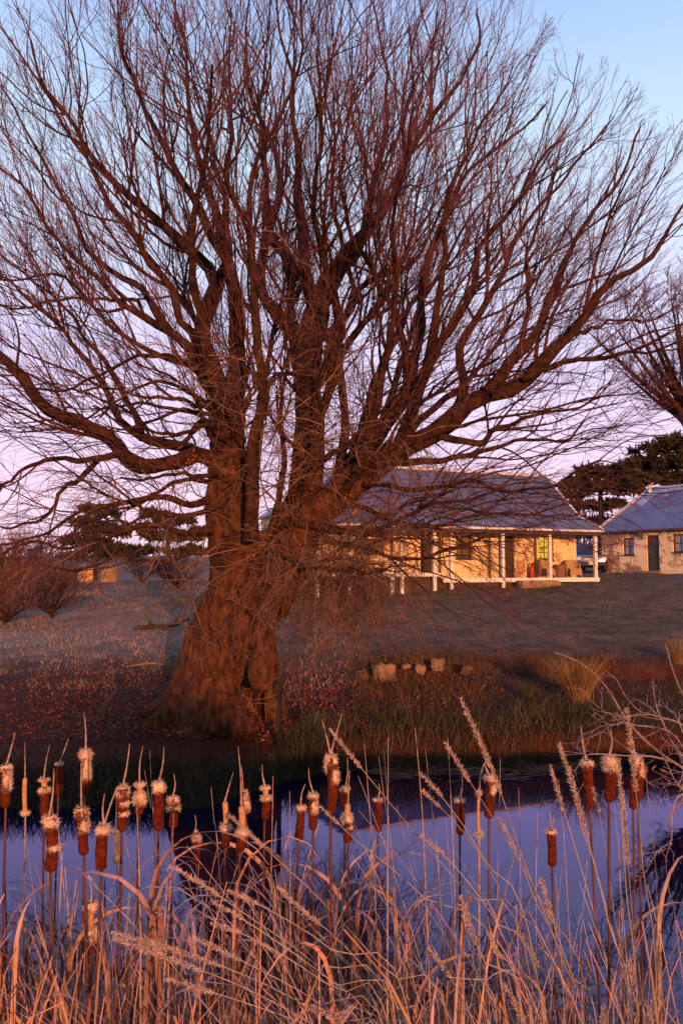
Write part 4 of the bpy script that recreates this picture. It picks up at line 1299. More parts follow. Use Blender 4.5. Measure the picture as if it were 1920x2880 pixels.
# trunk: fused from tapering columns, buttresses, roots and burrs (display pixels *1.2245)
K_ = 1920 / 1568
tm = MB()
def col(pts, n=26, sides=20):
    w = [P(x * K_, y * K_, TY + d) for x, y, d, r in pts]
    rr = [r * K_ * PXM for *_, r in pts]
    c = catmull([(*a, b) for a, b in zip(w, rr)], n)
    tm.tube(c[:, :3], c[:, 3], sides)
col([(462, 1740, 0.0, 104), (466, 1690, 0.0, 90), (468, 1630, 0.0, 74), (468, 1570, 0.0, 68), (492, 1500, 0.0, 74), (526, 1430, 0.0, 80), (556, 1360, 0.0, 80), (572, 1290, 0.0, 74), (560, 1230, 0.0, 58)])
col([(548, 1400, 0.1, 70), (536, 1310, 0.0, 60), (530, 1220, -0.05, 53), (526, 1120, -0.08, 48), (522, 1040, -0.08, 42)])
col([(590, 1400, 0.2, 64), (630, 1320, 0.3, 60), (665, 1240, 0.3, 50), (695, 1160, 0.3, 44), (706, 1070, 0.3, 38)])
col([(600, 1380, -0.15, 60), (660, 1290, -0.25, 52), (700, 1210, -0.3, 43), (780, 1130, -0.35, 37), (880, 1056, -0.4, 30)])
col([(585, 1380, 0.15, 56), (598, 1450, 0.3, 34), (606, 1530, 0.5, 30), (614, 1590, 0.55, 30), (622, 1640, 0.5, 36), (632, 1690, 0.4, 50)])
col([(585, 1470, 0.75, 34), (588, 1560, 0.85, 40), (588, 1690, 0.85, 46)])
col([(585, 1370, -0.25, 48), (602, 1440, -0.50, 27), (608, 1490, -0.72, 28), (606, 1535, -0.80, 34), (601, 1562, -0.74, 28), (597, 1580, -0.66, 12)], 18, 16)
col([(535, 1440, -0.40, 40), (500, 1500, -0.45, 36), (470, 1570, -0.45, 32), (440, 1640, -0.45, 34), (420, 1690, -0.5, 30)], 18, 14)
col([(575, 1420, -0.48, 22), (560, 1470, -0.55, 26), (542, 1510, -0.52, 28), (522, 1550, -0.46, 28), (510, 1610, -0.46, 30), (528, 1648, -0.6, 26), (575, 1668, -0.75, 20), (600, 1672, -0.8, 8)], 22, 14)
col([(500, 1600, -0.5, 38), (492, 1650, -0.66, 34), (490, 1690, -0.8, 26)], 12, 14)
col([(525, 1620, -0.55, 30), (548, 1665, -0.8, 30), (560, 1690, -0.9, 16)], 12, 12)
col([(450, 1590, -0.15, 44), (410, 1640, -0.25, 42), (365, 1668, -0.35, 28), (320, 1682, -0.4, 18), (260, 1692, -0.45, 7)], 18, 12)
col([(440, 1540, 0.15, 36), (405, 1600, 0.2, 32), (360, 1632, 0.25, 20), (300, 1648, 0.3, 8)], 16, 12)
col([(490, 1560, -0.4, 34), (462, 1640, -0.6, 34), (452, 1690, -0.85, 26), (440, 1712, -1.0, 14)], 14, 12)
col([(455, 1650, -0.5, 30), (440, 1690, -0.75, 24), (420, 1710, -0.9, 12)], 12, 12)
col([(560, 1400, -0.5, 30), (545, 1440, -0.58, 26), (535, 1470, -0.58, 14)], 10, 10)
tmp = tm.build('trunk_build', None)
rm = tmp.modifiers.new('remesh', 'REMESH')
rm.mode = 'VOXEL'
rm.voxel_size = 0.022
sm = tmp.modifiers.new('smooth', 'SMOOTH')
sm.iterations = 3
sm.factor = 0.6
dg = bpy.context.evaluated_depsgraph_get()
tme = bpy.data.meshes.new_from_object(tmp.evaluated_get(dg))
bpy.data.objects.remove(tmp)
n = len(tme.vertices)
co = np.empty(n * 3, dtype=np.float32)
no = np.empty(n * 3, dtype=np.float32)
tme.vertices.foreach_get('co', co)
tme.vertex_normals.foreach_get('vector', no)
co, no = co.reshape(-1, 3).astype(float), no.reshape(-1, 3)
disp = np.array([0.065 * mnoise.noise(Vector((v[0] * 2.6, v[1] * 2.6, v[2] * 1.4))) + 0.06 * (abs(mnoise.noise(Vector((v[0] * 5.0 + v[2] * 1.4, v[1] * 5.0, v[2] * 1.3)))) - 0.2)
                 + 0.022 * mnoise.noise(Vector((v[0] * 15 + v[2] * 3, v[1] * 15, v[2] * 4.5))) + 0.010 * mnoise.noise(Vector((v[0] * 30 + v[2] * 9, v[1] * 30, v[2] * 16))) for v in co])
co = co + no * disp[:, None] - WL
tme.vertices.foreach_set('co', co.astype(np.float32).ravel())
for p_ in tme.polygons:
    p_.use_smooth = True
tme.materials.clear()
trunk = link('trunk', tme, M['bark'], willow)

# ------------------------------------------------------------------ other bare trees and thickets
def fan_limbs(base, h, n, spread, lean=0.0):
    out = []
    for k in range(n):
        a = 2 * math.pi * (k + random.uniform(-.3, .3)) / n
        e = random.uniform(0.25, 1.0)
        r_ = spread * e
        top = h * (1.0 - 0.45 * e * random.uniform(0.7, 1.1))
        q = [np.array(base), np.array(base) + (0.16 * r_ * math.cos(a), 0.16 * r_ * math.sin(a), top * 0.25),
             np.array(base) + (0.55 * r_ * math.cos(a), 0.55 * r_ * math.sin(a), top * 0.58), np.array(base) + (r_ * math.cos(a), r_ * math.sin(a), top)]
        out.append(catmull(q, 16))
    return np.array(out)
def fan_tree(name, label, cat, x, y, trunk_h, h, n, spread, r, mats, lv, group=None, z=None):
    z = gz(x, y) if z is None else z
    t = thing(name, label, cat, (x, y, z - 0.05), group=group)
    o3 = np.array((0, 0, trunk_h))
    lp = fan_limbs(o3, h - trunk_h, n, spread)
    lr = r * 0.55 * np.linspace(1, 0.12, 16)[None] * np.ones((n, 1))
    tp = catmull([(0, 0, -0.2), (0.05 * r, 0, trunk_h * 0.5), (0, 0, trunk_h), (0, 0, trunk_h * 1.12)], 12)[None]
    co, q = tube_arrays(tp, r * np.linspace(1.35, 0.8, 12)[None], 12)
    link('trunk', raw_mesh('trunk', co, quads=q, smooth_=True), mats[0], t)
    for k in range(n):
        co, q = tube_arrays(lp[k:k + 1], lr[k:k + 1], 7)
        link('limb', raw_mesh('limb', co, quads=q, smooth_=True), mats[0], t)
    pp, pr = lp, lr
    cs, qs, rs, off = [], [], [], 0
    for (pm, ln, rmax, rtip, K, sd) in lv:
        pp, pr = grow(pp, pr, pm, 0.15, ln, (22, 50), 0.05, 0.11, K, 0.65, rmax, rtip, None, up_bias=0.3)
        c, q = tube_arrays(pp, pr, sd)
        cs.append(c)
        qs.append(q + off)
        rs.append(np.repeat(rng.random(len(pp)), (K + 1) * sd))
        off += len(c)
    link('twigs', raw_mesh('twigs', np.concatenate(cs), quads=np.concatenate(qs), rnd=np.concatenate(rs), smooth_=True), mats[1], t, 'stuff')
    return t
zt = P(1930, 1180, 52)
fan_tree('bare_tree', 'bare fan-shaped tree rising behind the outbuilding at the right edge', 'tree', zt[0] + 0.4, 52, zt[2] - gz(zt[0], 52) - 1.2, zt[2] - gz(zt[0], 52) + 9.3, 20, 7.8, 0.45, (M['limb_bark'], M['branch_bark']),
         [(1.0, (1.2, 3.6), 0.06, 0.02, 8, 4), (1.7, (0.7, 2.0), 0.03, 0.012, 6, 3), (2.6, (0.4, 1.2), 0.018, 0.009, 4, 3)], 'bare deciduous trees')
thick = [(M['limb_bark'], M['shrub'])]
for k, (px, Y, h, sp_, lab) in enumerate([
        (40, 42, 3.8, 4.0, 'reddish bare thicket at the left edge beyond the pond'),
        (130, 46, 3.0, 3.6, 'low reddish bare bush just right of the left edge thicket'),
        (30, 60, 4.6, 3.0, 'taller faint bare bush behind the left edge thicket'),
        (400, 75, 3.0, 3.4, 'wide pale bare bush right of the orange lit ruin'),
        (500, 60, 2.2, 2.4, 'small grey bare bush nearest the left flank of the big trunk'),
        (20, 27, 1.3, 1.2, 'low dark brown scrub on the field near the left edge'),
        (150, 30, 1.3, 1.5, 'dark low scrub on the field below the orange lit ruin')]):
    q = P(px, 1610, Y)
    fan_tree('bare_bush', lab, 'bush', q[0], Y, 0.06, h, 24, sp_, 0.06, thick[0],
             [(3.4, (0.5, 1.5), 0.02, 0.01, 5, 3), (4.2, (0.3, 0.9), 0.013, 0.008, 4, 3)])
fan_tree('dark_shrub', 'dark tangled leafless shrub behind the silver blue car', 'shrub', P(1640, 1610, 56)[0], 56, 0.4, 3.7, 16, 2.2, 0.12, (M['dark_bush'], M['dark_bush']),
         [(2.2, (0.6, 1.7), 0.03, 0.015, 5, 3), (3.2, (0.3, 1.0), 0.018, 0.011, 4, 3)])

# ------------------------------------------------------------------ dark conifers: layered, flat-topped pads of foliage
def conifer(label, x, y, trunk_h, pads, leaf, density, group='dark evergreen conifers', z=None):
    z = gz(x, y) if z is None else z
    t = thing('conifer_tree', label, 'conifer', (x, y, z - 0.1), group=group)
    tp = catmull([(0, 0, -0.2), (0.1, 0, trunk_h * 0.5), (0.0, 0.1, trunk_h)], 10)[None]
    co, q = tube_arrays(tp, np.linspace(0.4, 0.1, 10)[None], 10)
    link('trunk', raw_mesh('trunk', co, quads=q, smooth_=True), M['wood_dark'], t)
    mb = MB()
    cs = []
    for (px, py, pz, rx, ry, rz) in pads:
        zb = max(0.5, min(pz - 0.2 * abs(px) - 0.3, trunk_h * 0.95))
        mb.tube(catmull([(0, 0, zb), (px * 0.5, py * 0.5, (zb + pz) / 2 - 0.1), (px, py, pz - rz * 0.2)], 7), np.linspace(0.1, 0.03, 7), 6)
        rz = rz * (0.95 if 'trunk' in label else 0.66)
        n = int(density * 0.62 * rx * ry)
        nsub = 20
        sc = rng.normal(size=(nsub, 3))
        sc = unit(sc) * rng.random((nsub, 1)) ** 0.4
        sc[:, 2] = np.abs(sc[:, 2]) * 1.1 - 0.3
        which = rng.integers(0, nsub, n)
        p = sc[which] * np.array((1.08, 1.08, 1.0)) + rng.normal(size=(n, 3)) * np.array((0.11, 0.11, 0.16))
        cs.append(np.array((px, py, pz)) + p * np.array((rx, ry, rz)))
    mb.build('branches', M['wood_dark'], t)
    c = np.concatenate(cs)
    n = len(c)
    a = unit(rng.normal(size=(n, 3)) * 0.8 + unit(c * np.array((1, 1, 0))) * 0.9 + np.array((0, 0, 0.35)))
    b = unit(np.cross(a, rng.normal(size=(n, 3))))
    s = leaf * (0.5 + rng.random((n, 1)))
    co = np.stack([c - b * s * 0.22, c + b * s * 0.22, c + a * s], axis=1).reshape(-1, 3)
    link('foliage', raw_mesh('foliage', co, tris=np.arange(3 * n).reshape(-1, 3), rnd=np.repeat(rng.random(n), 3)), M['conifer'], t)
    return t
def pads_from(px_list, x, y, Y, z0):
    out = []
    for (cx, cy, rx, rz, dy) in px_list:
        q = P(cx, cy, Y + dy)
        k = Y / FPX
        out.append((q[0] - x, q[1] - y, q[2] - z0 + 0.1, rx * k, rx * k * 0.8, rz * k))
    return out
Y = 62
q = P(1690, 1600, Y); z0 = gz(q[0], Y)
conifer('dark layered conifer between the farmhouse gable and the outbuilding roof', q[0], Y, 7.2,
        pads_from([(1690, 1330, 70, 30, 0), (1630, 1365, 60, 26, 1), (1720, 1375, 75, 30, -1), (1600, 1395, 38, 20, 0), (1655, 1425, 60, 18, 1), (1770, 1345, 60, 26, 1), (1625, 1465, 40, 14, -1), (1700, 1470, 60, 16, 1), (1740, 1420, 50, 14, 2), (1650, 1500, 50, 16, 2)], q[0], Y, Y, z0), 0.55, 640)
Y = 66
q = P(1880, 1600, Y); z0 = gz(q[0], Y)
conifer('taller dark conifer standing behind the outbuilding roof at the right edge', q[0], Y, 10.0,
        pads_from([(1860, 1265, 70, 26, 0), (1900, 1240, 50, 22, 0), (1820, 1300, 60, 24, 1), (1890, 1310, 70, 26, -1), (1930, 1290, 60, 30, 0), (1850, 1345, 80, 22, 0), (1910, 1360, 70, 24, 1), (1780, 1310, 40, 16, 0)], q[0], Y, Y, z0), 0.55, 640)
Y = 85
q = P(265, 1600, Y); z0 = gz(q[0], Y)
conifer('dark conifer left of the big trunk above the orange lit ruin', q[0], Y, 6.6,
        pads_from([(255, 1432, 36, 16, 0), (290, 1445, 44, 22, 0), (245, 1475, 44, 24, 1), (300, 1495, 56, 24, 0), (240, 1520, 52, 22, -1), (285, 1545, 70, 22, 0), (210, 1565, 40, 16, 0), (330, 1560, 50, 18, 1)], q[0], Y, Y, z0), 0.6, 500)
Y = 88
q = P(470, 1600, Y); z0 = gz(q[0], Y)
conifer('wide low dark conifer just left of the big trunk, right of its darker neighbour', q[0], Y, 5.6,
        pads_from([(440, 1445, 50, 16, 0), (500, 1465, 60, 20, 0), (400, 1485, 50, 18, 1), (470, 1510, 80, 20, -1), (560, 1500, 50, 18, 0), (420, 1550, 60, 14, 0), (540, 1550, 60, 16, 1)], q[0], Y, Y, z0), 0.6, 380)

# ------------------------------------------------------------------ far ruin, log, sticks, stones, fence
Y = 82
q = P(272, 1632, Y)
t = thing('stone_ruin', 'small far stone ruin glowing orange below the left conifer', 'ruin', (q[0], Y, q[2] - 0.3), R(8))
MB().box(-1.9, -0.35, 0, 0.5, 0, 1.55).box(-1.9, -1.4, 0.501, 2.4, 0, 1.3).box(-1.2, -0.7, -0.02, 0.45, 1.55, 1.72).build('wall', M['ruin'], t, bevel=0.06)
MB().box(0.45, 1.95, 0, 0.5, 0, 1.6).box(1.45, 1.95, 0.501, 2.4, 0, 1.35).box(0.8, 1.5, 0.03, 0.47, 1.6, 1.85).build('wall', M['ruin'], t, bevel=0.06)
def gpt(px, py):
    """ground point under a pixel (march outwards)"""
    for Yk in np.arange(10.0, 60, 0.02):
        q = P(px, py, Yk)
        if q[2] <= gz(q[0], q[1]):
            return q
    return q
q = gpt(445, 1772)
t = thing('fallen_log', 'dark weathered fallen log lying in frosted grass left of the trunk', 'log', (q[0], q[1], gz(q[0], q[1])), R(-8))
lp = catmull([(-0.7, 0, 0.02), (-0.2, 0.05, 0.10), (0.3, 0, 0.10), (0.7, -0.05, 0.22), (0.95, -0.1, 0.33)], 14)
co, qd = tube_arrays(lp[None], (0.12 * np.linspace(0.8, 0.3, 14) * (1 + 0.25 * np.sin(np.arange(14) * 2.1)))[None], 10)
link('log', raw_mesh('log', co, quads=qd, smooth_=True), M['wood_dark'], t)
mb = MB()
for a, b in (((-0.2, 0, 0.12), (-0.35, -0.1, 0.45)), ((0.3, 0, 0.15), (0.45, -0.15, -0.02)), ((0.5, 0, 0.2), (0.62, 0.1, 0.5)), ((-0.4, 0, 0.08), (-0.75, -0.12, 0.02))):
    MB().tube([a, ((np.array(a) + np.array(b)) / 2 + (0.03, 0, 0.02)).tolist(), b], [0.035, 0.022, 0.01], 6).build('stub', M['wood_dark'], t)
def stick(label, pts, r, m_, name='fallen_branch'):
    w = catmull([(x, y, gz(x, y) + z) for x, y, z in pts], 14)
    base = w[0].copy()
    co, qd = tube_arrays((w - base)[None], (r * np.linspace(1, 0.45, 14) * (1 + 0.12 * np.sin(np.arange(14) * 1.7)))[None], 8)
    o = link(name, raw_mesh(name, co, quads=qd, smooth_=True), m_)
    o.location = base
    return tag(o, label, 'branch')
a, b = gpt(355, 1882), gpt(490, 1882)
stick('pale yellow stick lying left of the big trunk on leaf litter', [(a[0], a[1], .04), ((a[0] + b[0]) / 2, a[1] + .1, .07), (b[0], b[1], .05)], 0.028, M['stone'])
a = gpt(310, 2020)
stick('short forked dead root standing in leaf litter left of the trunk', [(a[0] - .1, a[1], .0), (a[0] - .05, a[1], .28), (a[0] + .08, a[1] + .05, .42), (a[0] - .02, a[1], .62)], 0.05, M['wood_dark'], 'dead_root')
a, b = gpt(905, 1970), gpt(960, 1995)
stick('thin grey stick on the litter right of the black picket', [(a[0], a[1], .05), ((a[0] + b[0]) / 2, (a[1] + b[1]) / 2, .06), (b[0], b[1], .03)], 0.022, M['pale_twig'])
a = gpt(512, 2068)
stick('tiny pale stick lying below the roots of the big tree', [(a[0] - .07, a[1], .03), (a[0], a[1], .05), (a[0] + .07, a[1], .08)], 0.022, M['stone'])
stones = [((1078, 1893), 0.44, 0.36, 0.40, 'stone', 'largest pale squared stone at the left of the ledge'),
          ((1142, 1870), 0.22, 0.2, 0.10, 'stone', 'thin flat pale stone right of the largest ledge stone'),
          ((1181, 1878), 0.24, 0.22, 0.22, 'stone', 'small pale stone in the middle of the ledge row'),
          ((1229, 1866), 0.28, 0.25, 0.28, 'stone', 'upright pale stone at the right of the ledge row'),
          ((1180, 1915), 0.40, 0.3, 0.18, 'dark_stone', 'dark flat stone below the small middle ledge stone'),
          ((1018, 1905), 0.32, 0.3, 0.34, 'dark_stone', 'dark stone left of the largest pale squared stone'),
          ((1312, 1880), 0.28, 0.25, 0.22, 'dark_stone', 'dark stone at the right end of the ledge'),
          ((1270, 1910), 0.36, 0.3, 0.16, 'dark_stone', 'low dark stone under the upright pale ledge stone'),
          ((1370, 1905), 0.22, 0.2, 0.12, 'dark_stone', 'small dark stone in grass right of the ledge')]
for k, ((px, py), sx, sy, sz, mm, lab) in enumerate(stones):
    Yk = 16.4
    q = P(px, py, Yk)
    kk = 1.0 if k == 0 else 0.82
    st = rough_block('ledge_stone', sx * kk, sy * kk, sz * kk, M[mm], 20 + k, cuts=5, amp=0.10)
    st.location = (q[0], Yk, q[2] - 0.03)
    st.rotation_euler = (random.uniform(-.15, .15), random.uniform(-.2, .2), random.uniform(-.6, .6))
    tag(st, lab, 'stone', 'stones along the lawn ledge')
# star picket and scraps of wire
Yp = 11.95
q, q1 = P(786, 2062, Yp), P(784, 1916, Yp)
t = thing('picket_fence_post', 'black steel picket with loose wire mesh beside the hollow trunk', 'fence post', (q[0], Yp, gz(q[0], Yp)))
h = q1[2] - gz(q[0], Yp)
pk = MB()
for k in range(3):
    a = R(90 + 120 * k)
    c, s = math.cos(a), math.sin(a)
    pk.add([(-s * .006, c * .006, -.3), (c * .036 - s * .006, s * .036 + c * .006, -.3), (c * .036 + s * .006, s * .036 - c * .006, -.3), (s * .006, -c * .006, -.3),
            (-s * .006, c * .006, h), (c * .036 - s * .006, s * .036 + c * .006, h), (c * .036 + s * .006, s * .036 - c * .006, h), (s * .006, -c * .006, h)],
           [(0, 3, 2, 1), (4, 5, 6, 7), (0, 1, 5, 4), (1, 2, 6, 5), (2, 3, 7, 6), (3, 0, 4, 7)])
pk.build('picket', M['picket'], t)
wm = MB()
base = np.array((q[0], Yp, gz(q[0], Yp)))
def wpt(cx, cy, d=0.0):
    return P(300 + cx * .4464, 1550 + cy * .4464, Yp + d) - base
for pts in ([(1090, 905), (1020, 920), (960, 935), (900, 930), (850, 905)], [(1060, 965), (1000, 962), (940, 958), (880, 990)], [(830, 860), (850, 800)], [(848, 950), (856, 900)],
            [(888, 985), (920, 885)], [(950, 930), (985, 880)], [(1015, 930), (1040, 850)], [(935, 1020), (944, 955)], [(1005, 1080), (1000, 960)], [(1060, 1110), (1058, 965)], [(830, 865), (905, 960), (960, 1060)]):
    wm.tube(catmull([wpt(x, y) for x, y in pts], 8), 0.0028, 5)
wm.build('wire_mesh', M['rusty_wire'], t)

# ------------------------------------------------------------------ grass and litter on the far side (uncountable)
def blades(n, xr, yr, h, w, droop, bend_dir=None, S=4, mask=None, zoff=-0.01):
    x = xr[0] + (xr[1] - xr[0]) * rng.random(n)
    y = yr[0] + (yr[1] - yr[0]) * rng.random(n)
    if mask is not None:
        k = mask(x, y)
        x, y = x[k], y[k]
        n = len(x)
    z = ground(x, y) + zoff
    hh = h * (0.45 + 0.75 * rng.random(n))
    a = rng.random(n) * 2 * np.pi
    lean = np.stack([np.cos(a), np.sin(a)], 1) * (0.25 + 0.5 * rng.random((n, 1))) * droop
    if bend_dir is not None:
        lean += np.array(bend_dir)[None] * (0.5 + rng.random((n, 1)))
    t = np.linspace(0, 1, S)[None, :, None]
    p0 = np.stack([x, y, z], 1)[:, None]
    hor = np.concatenate([lean, np.zeros((n, 1))], 1)[:, None] * hh[:, None, None]
    up = np.array((0, 0, 1.0))[None, None] * hh[:, None, None]
    lm = np.linalg.norm(lean, axis=1)[:, None, None]
    pts = p0 + hor * t ** 1.7 + up * (t - 0.55 * np.minimum(lm, 1.6) * t ** 2.2)
    wid = (w * (0.6 + 0.8 * rng.random((n, 1)))) * np.linspace(1, 0.15, S)[None] ** 0.8
    b = rng.random(n) * 2 * np.pi
    side = np.stack([np.cos(b), np.sin(b) * 0.3, np.zeros(n)], 1)
    return pts, wid, side
def stuff_blades(name, sets, m_):
    cs, qs, rs, off = [], [], [], 0
    for p, w, s in sets:
        c, q = ribbon_arrays(p, w, s)
        cs.append(c)
        qs.append(q + off)
        rs.append(np.repeat(rng.random(len(p)), p.shape[1] * 2))
        off += len(c)
    o = link(name, raw_mesh(name, np.concatenate(cs), quads=np.concatenate(qs), rnd=np.concatenate(rs), smooth_=True), m_, kind='stuff')
    return o
clump = lambda x, y: np.array([mnoise.noise((a * 1.3, b * 1.3, 2.0)) for a, b in zip(x, y)])
edge = lambda lo, hi: (lambda x, y: (y - yedge(x) > lo) & (y - yedge(x) < hi) & (y - yedge(x) < hi * (0.75 + 0.5 * clump(x, y))))
stuff_blades('bank_grass', [
    blades(15000, (-6.5, -0.3), (10.0, 13.4), 0.42, 0.013, 0.8, (0.02, -0.42), mask=edge(-0.08, 1.15)),
    blades(14000, (-0.6, 8.0), (11.6, 15.5), 0.36, 0.013, 0.9, (0.05, -0.35), mask=edge(-0.10, 1.7)),
    blades(5000, (1.5, 8.0), (12.2, 16.5), 0.20, 0.013, 1.0, mask=edge(0.9, 3.6))], M['bank_grass'])
stuff_blades('ledge_grass', [blades(3200, (0.4, 5.6), (16.6, 17.5), 0.20, 0.012, 1.1), blades(6000, (0.0, 9.0), (13.8, 17.4), 0.08, 0.014, 1.1),
                             blades(1200, (0.2, 2.6), (14.6, 17.4), 0.30, 0.012, 1.0)], M['rush'])
stuff_blades('lawn_grass', [blades(60000, (-2.0, 13), (17.2, 36), 0.05, 0.016, 1.2, S=3), blades(22000, (-2.0, 13), (17.2, 34), 0.10, 0.02, 1.0, S=3, mask=lambda x, y: clump(x * 1.5, y * 0.8) > 0.12)], M['lawn_blade'])
stuff_blades('field_grass', [blades(30000, (-14, 0.5), (15.5, 40), 0.13, 0.02, 1.2, S=3, mask=lambda x, y: clump(x, y) > -0.25),
                             blades(16000, (-30, -3), (34, 80), 0.30, 0.05, 1.0, S=3, mask=lambda x, y: clump(x * .3, y * .3) > -0.2)], M['field_blade'])
# fallen leaves round the tree
n = 15000
x = rng.normal(-1.6, 2.7, n)
y = 12.2 + np.abs(rng.normal(0, 2.6, n))
k = (y - yedge(x) > 0.5) & (x < 7)
x, y = x[k], y[k]
c = np.stack([x, y, ground(x, y) + 0.012 + 0.03 * rng.random(len(x))], 1)
a = unit(np.stack([rng.normal(size=len(x)), rng.normal(size=len(x)), 0.5 * np.abs(rng.normal(size=len(x)))], 1))
b = unit(np.cross(a, np.array((0, 0, 1.0)) + 0.5 * rng.normal(size=(len(x), 3))))
s = 0.05 * (0.6 + 0.8 * rng.random((len(x), 1)))
co = np.stack([c, c + a * s * .5 + b * s * .3, c + a * s, c + a * s * .5 - b * s * .3], 1).reshape(-1, 3)
link('leaf_litter', raw_mesh('leaf_litter', co, quads=np.arange(len(co)).reshape(-1, 4), rnd=np.repeat(rng.random(len(x)), 4)), M['litter'], kind='stuff')
# dead sticks and straw at the water's edge
n = 260
x = rng.uniform(0.2, 3.6, n)
y = yedge(x) - 0.25 + rng.normal(0, 0.18, n)
a = rng.uniform(-0.6, 0.6, n)
ln = rng.uniform(0.12, 0.5, n)
p0 = np.stack([x, y, np.full(n, 0.015) + 0.04 * rng.random(n)], 1)
p2 = p0 + np.stack([np.cos(a) * ln, np.sin(a) * ln, rng.normal(0, 0.03, n)], 1)
pm = (p0 + p2) / 2 + rng.normal(size=(n, 3)) * np.array((.02, .02, .015))
co, q = tube_arrays(np.stack([p0, pm, p2], 1), np.full((n, 3), 0.004), 4)
link('shore_straw', raw_mesh('shore_straw', co, quads=q, rnd=np.repeat(rng.random(n), 12)), M['pale_twig'], kind='stuff')

# rush tussocks on the bank
def tussock(label, x, y, h, n, rad, m_, w=0.008):
    t = thing('rush_tussock', label, 'tussock', (x, y, gz(x, y)), group='rush tussocks on the far bank')
    a = rng.random(n) * 2 * np.pi
    rr = rad * np.sqrt(rng.random(n))
    hh = h * (0.5 + 0.6 * rng.random(n))
    p0 = np.stack([np.cos(a) * rr * .35, np.sin(a) * rr * .35, np.full(n, -0.03)], 1)
    out = np.stack([np.cos(a), np.sin(a)], 1) * (rr / rad)[:, None] * (0.35 + 0.4 * rng.random((n, 1)))
    out += rng.normal(size=(n, 2)) * 0.06
    tt = np.linspace(0, 1, 6)[None, :, None]
    pts = p0[:, None] + np.concatenate([out, np.zeros((n, 1))], 1)[:, None] * hh[:, None, None] * tt ** 1.5 + np.array((0, 0, 1.0)) * hh[:, None, None] * (tt - 0.16 * tt ** 3)
    wid = w * np.linspace(1, 0.2, 6)[None] * np.ones((n, 1))
    b = rng.random(n) * np.pi
    side = np.stack([np.cos(b), np.sin(b) * .4, b * 0], 1)
    link('blades', ribbon_mesh('blades', pts, wid, side), m_, t, 'stuff')
    return t
q = P(1625, 1985, 14.6)
tussock('large golden green rush tussock on the far bank below the right post', q[0], 14.6, 0.95, 1200, 0.5, M['rush_gold'])
q = P(1910, 1900, 17)
tussock('orange rush tussock on the lawn at the right edge', q[0], 17, 0.6, 350, 0.35, M['rush_gold'])
q = P(1480, 1960, 14.9)
tussock('small brown rush tussock left of the large golden one', q[0], 14.9, 0.4, 260, 0.35, M['bank_grass'])
q = P(1120, 1990, 13.4)
tussock('low dark rush tussock on the bank right of the picket', q[0], 13.4, 0.42, 260, 0.35, M['bank_grass'])

# ------------------------------------------------------------------ foreground: cattails
C5, C6, C7, F = (0, 1980), (600, 1980), (1220, 1980), 700 / 1568
def C(o, x, y):
    return (o[0] + x * F, o[1] + y * F)
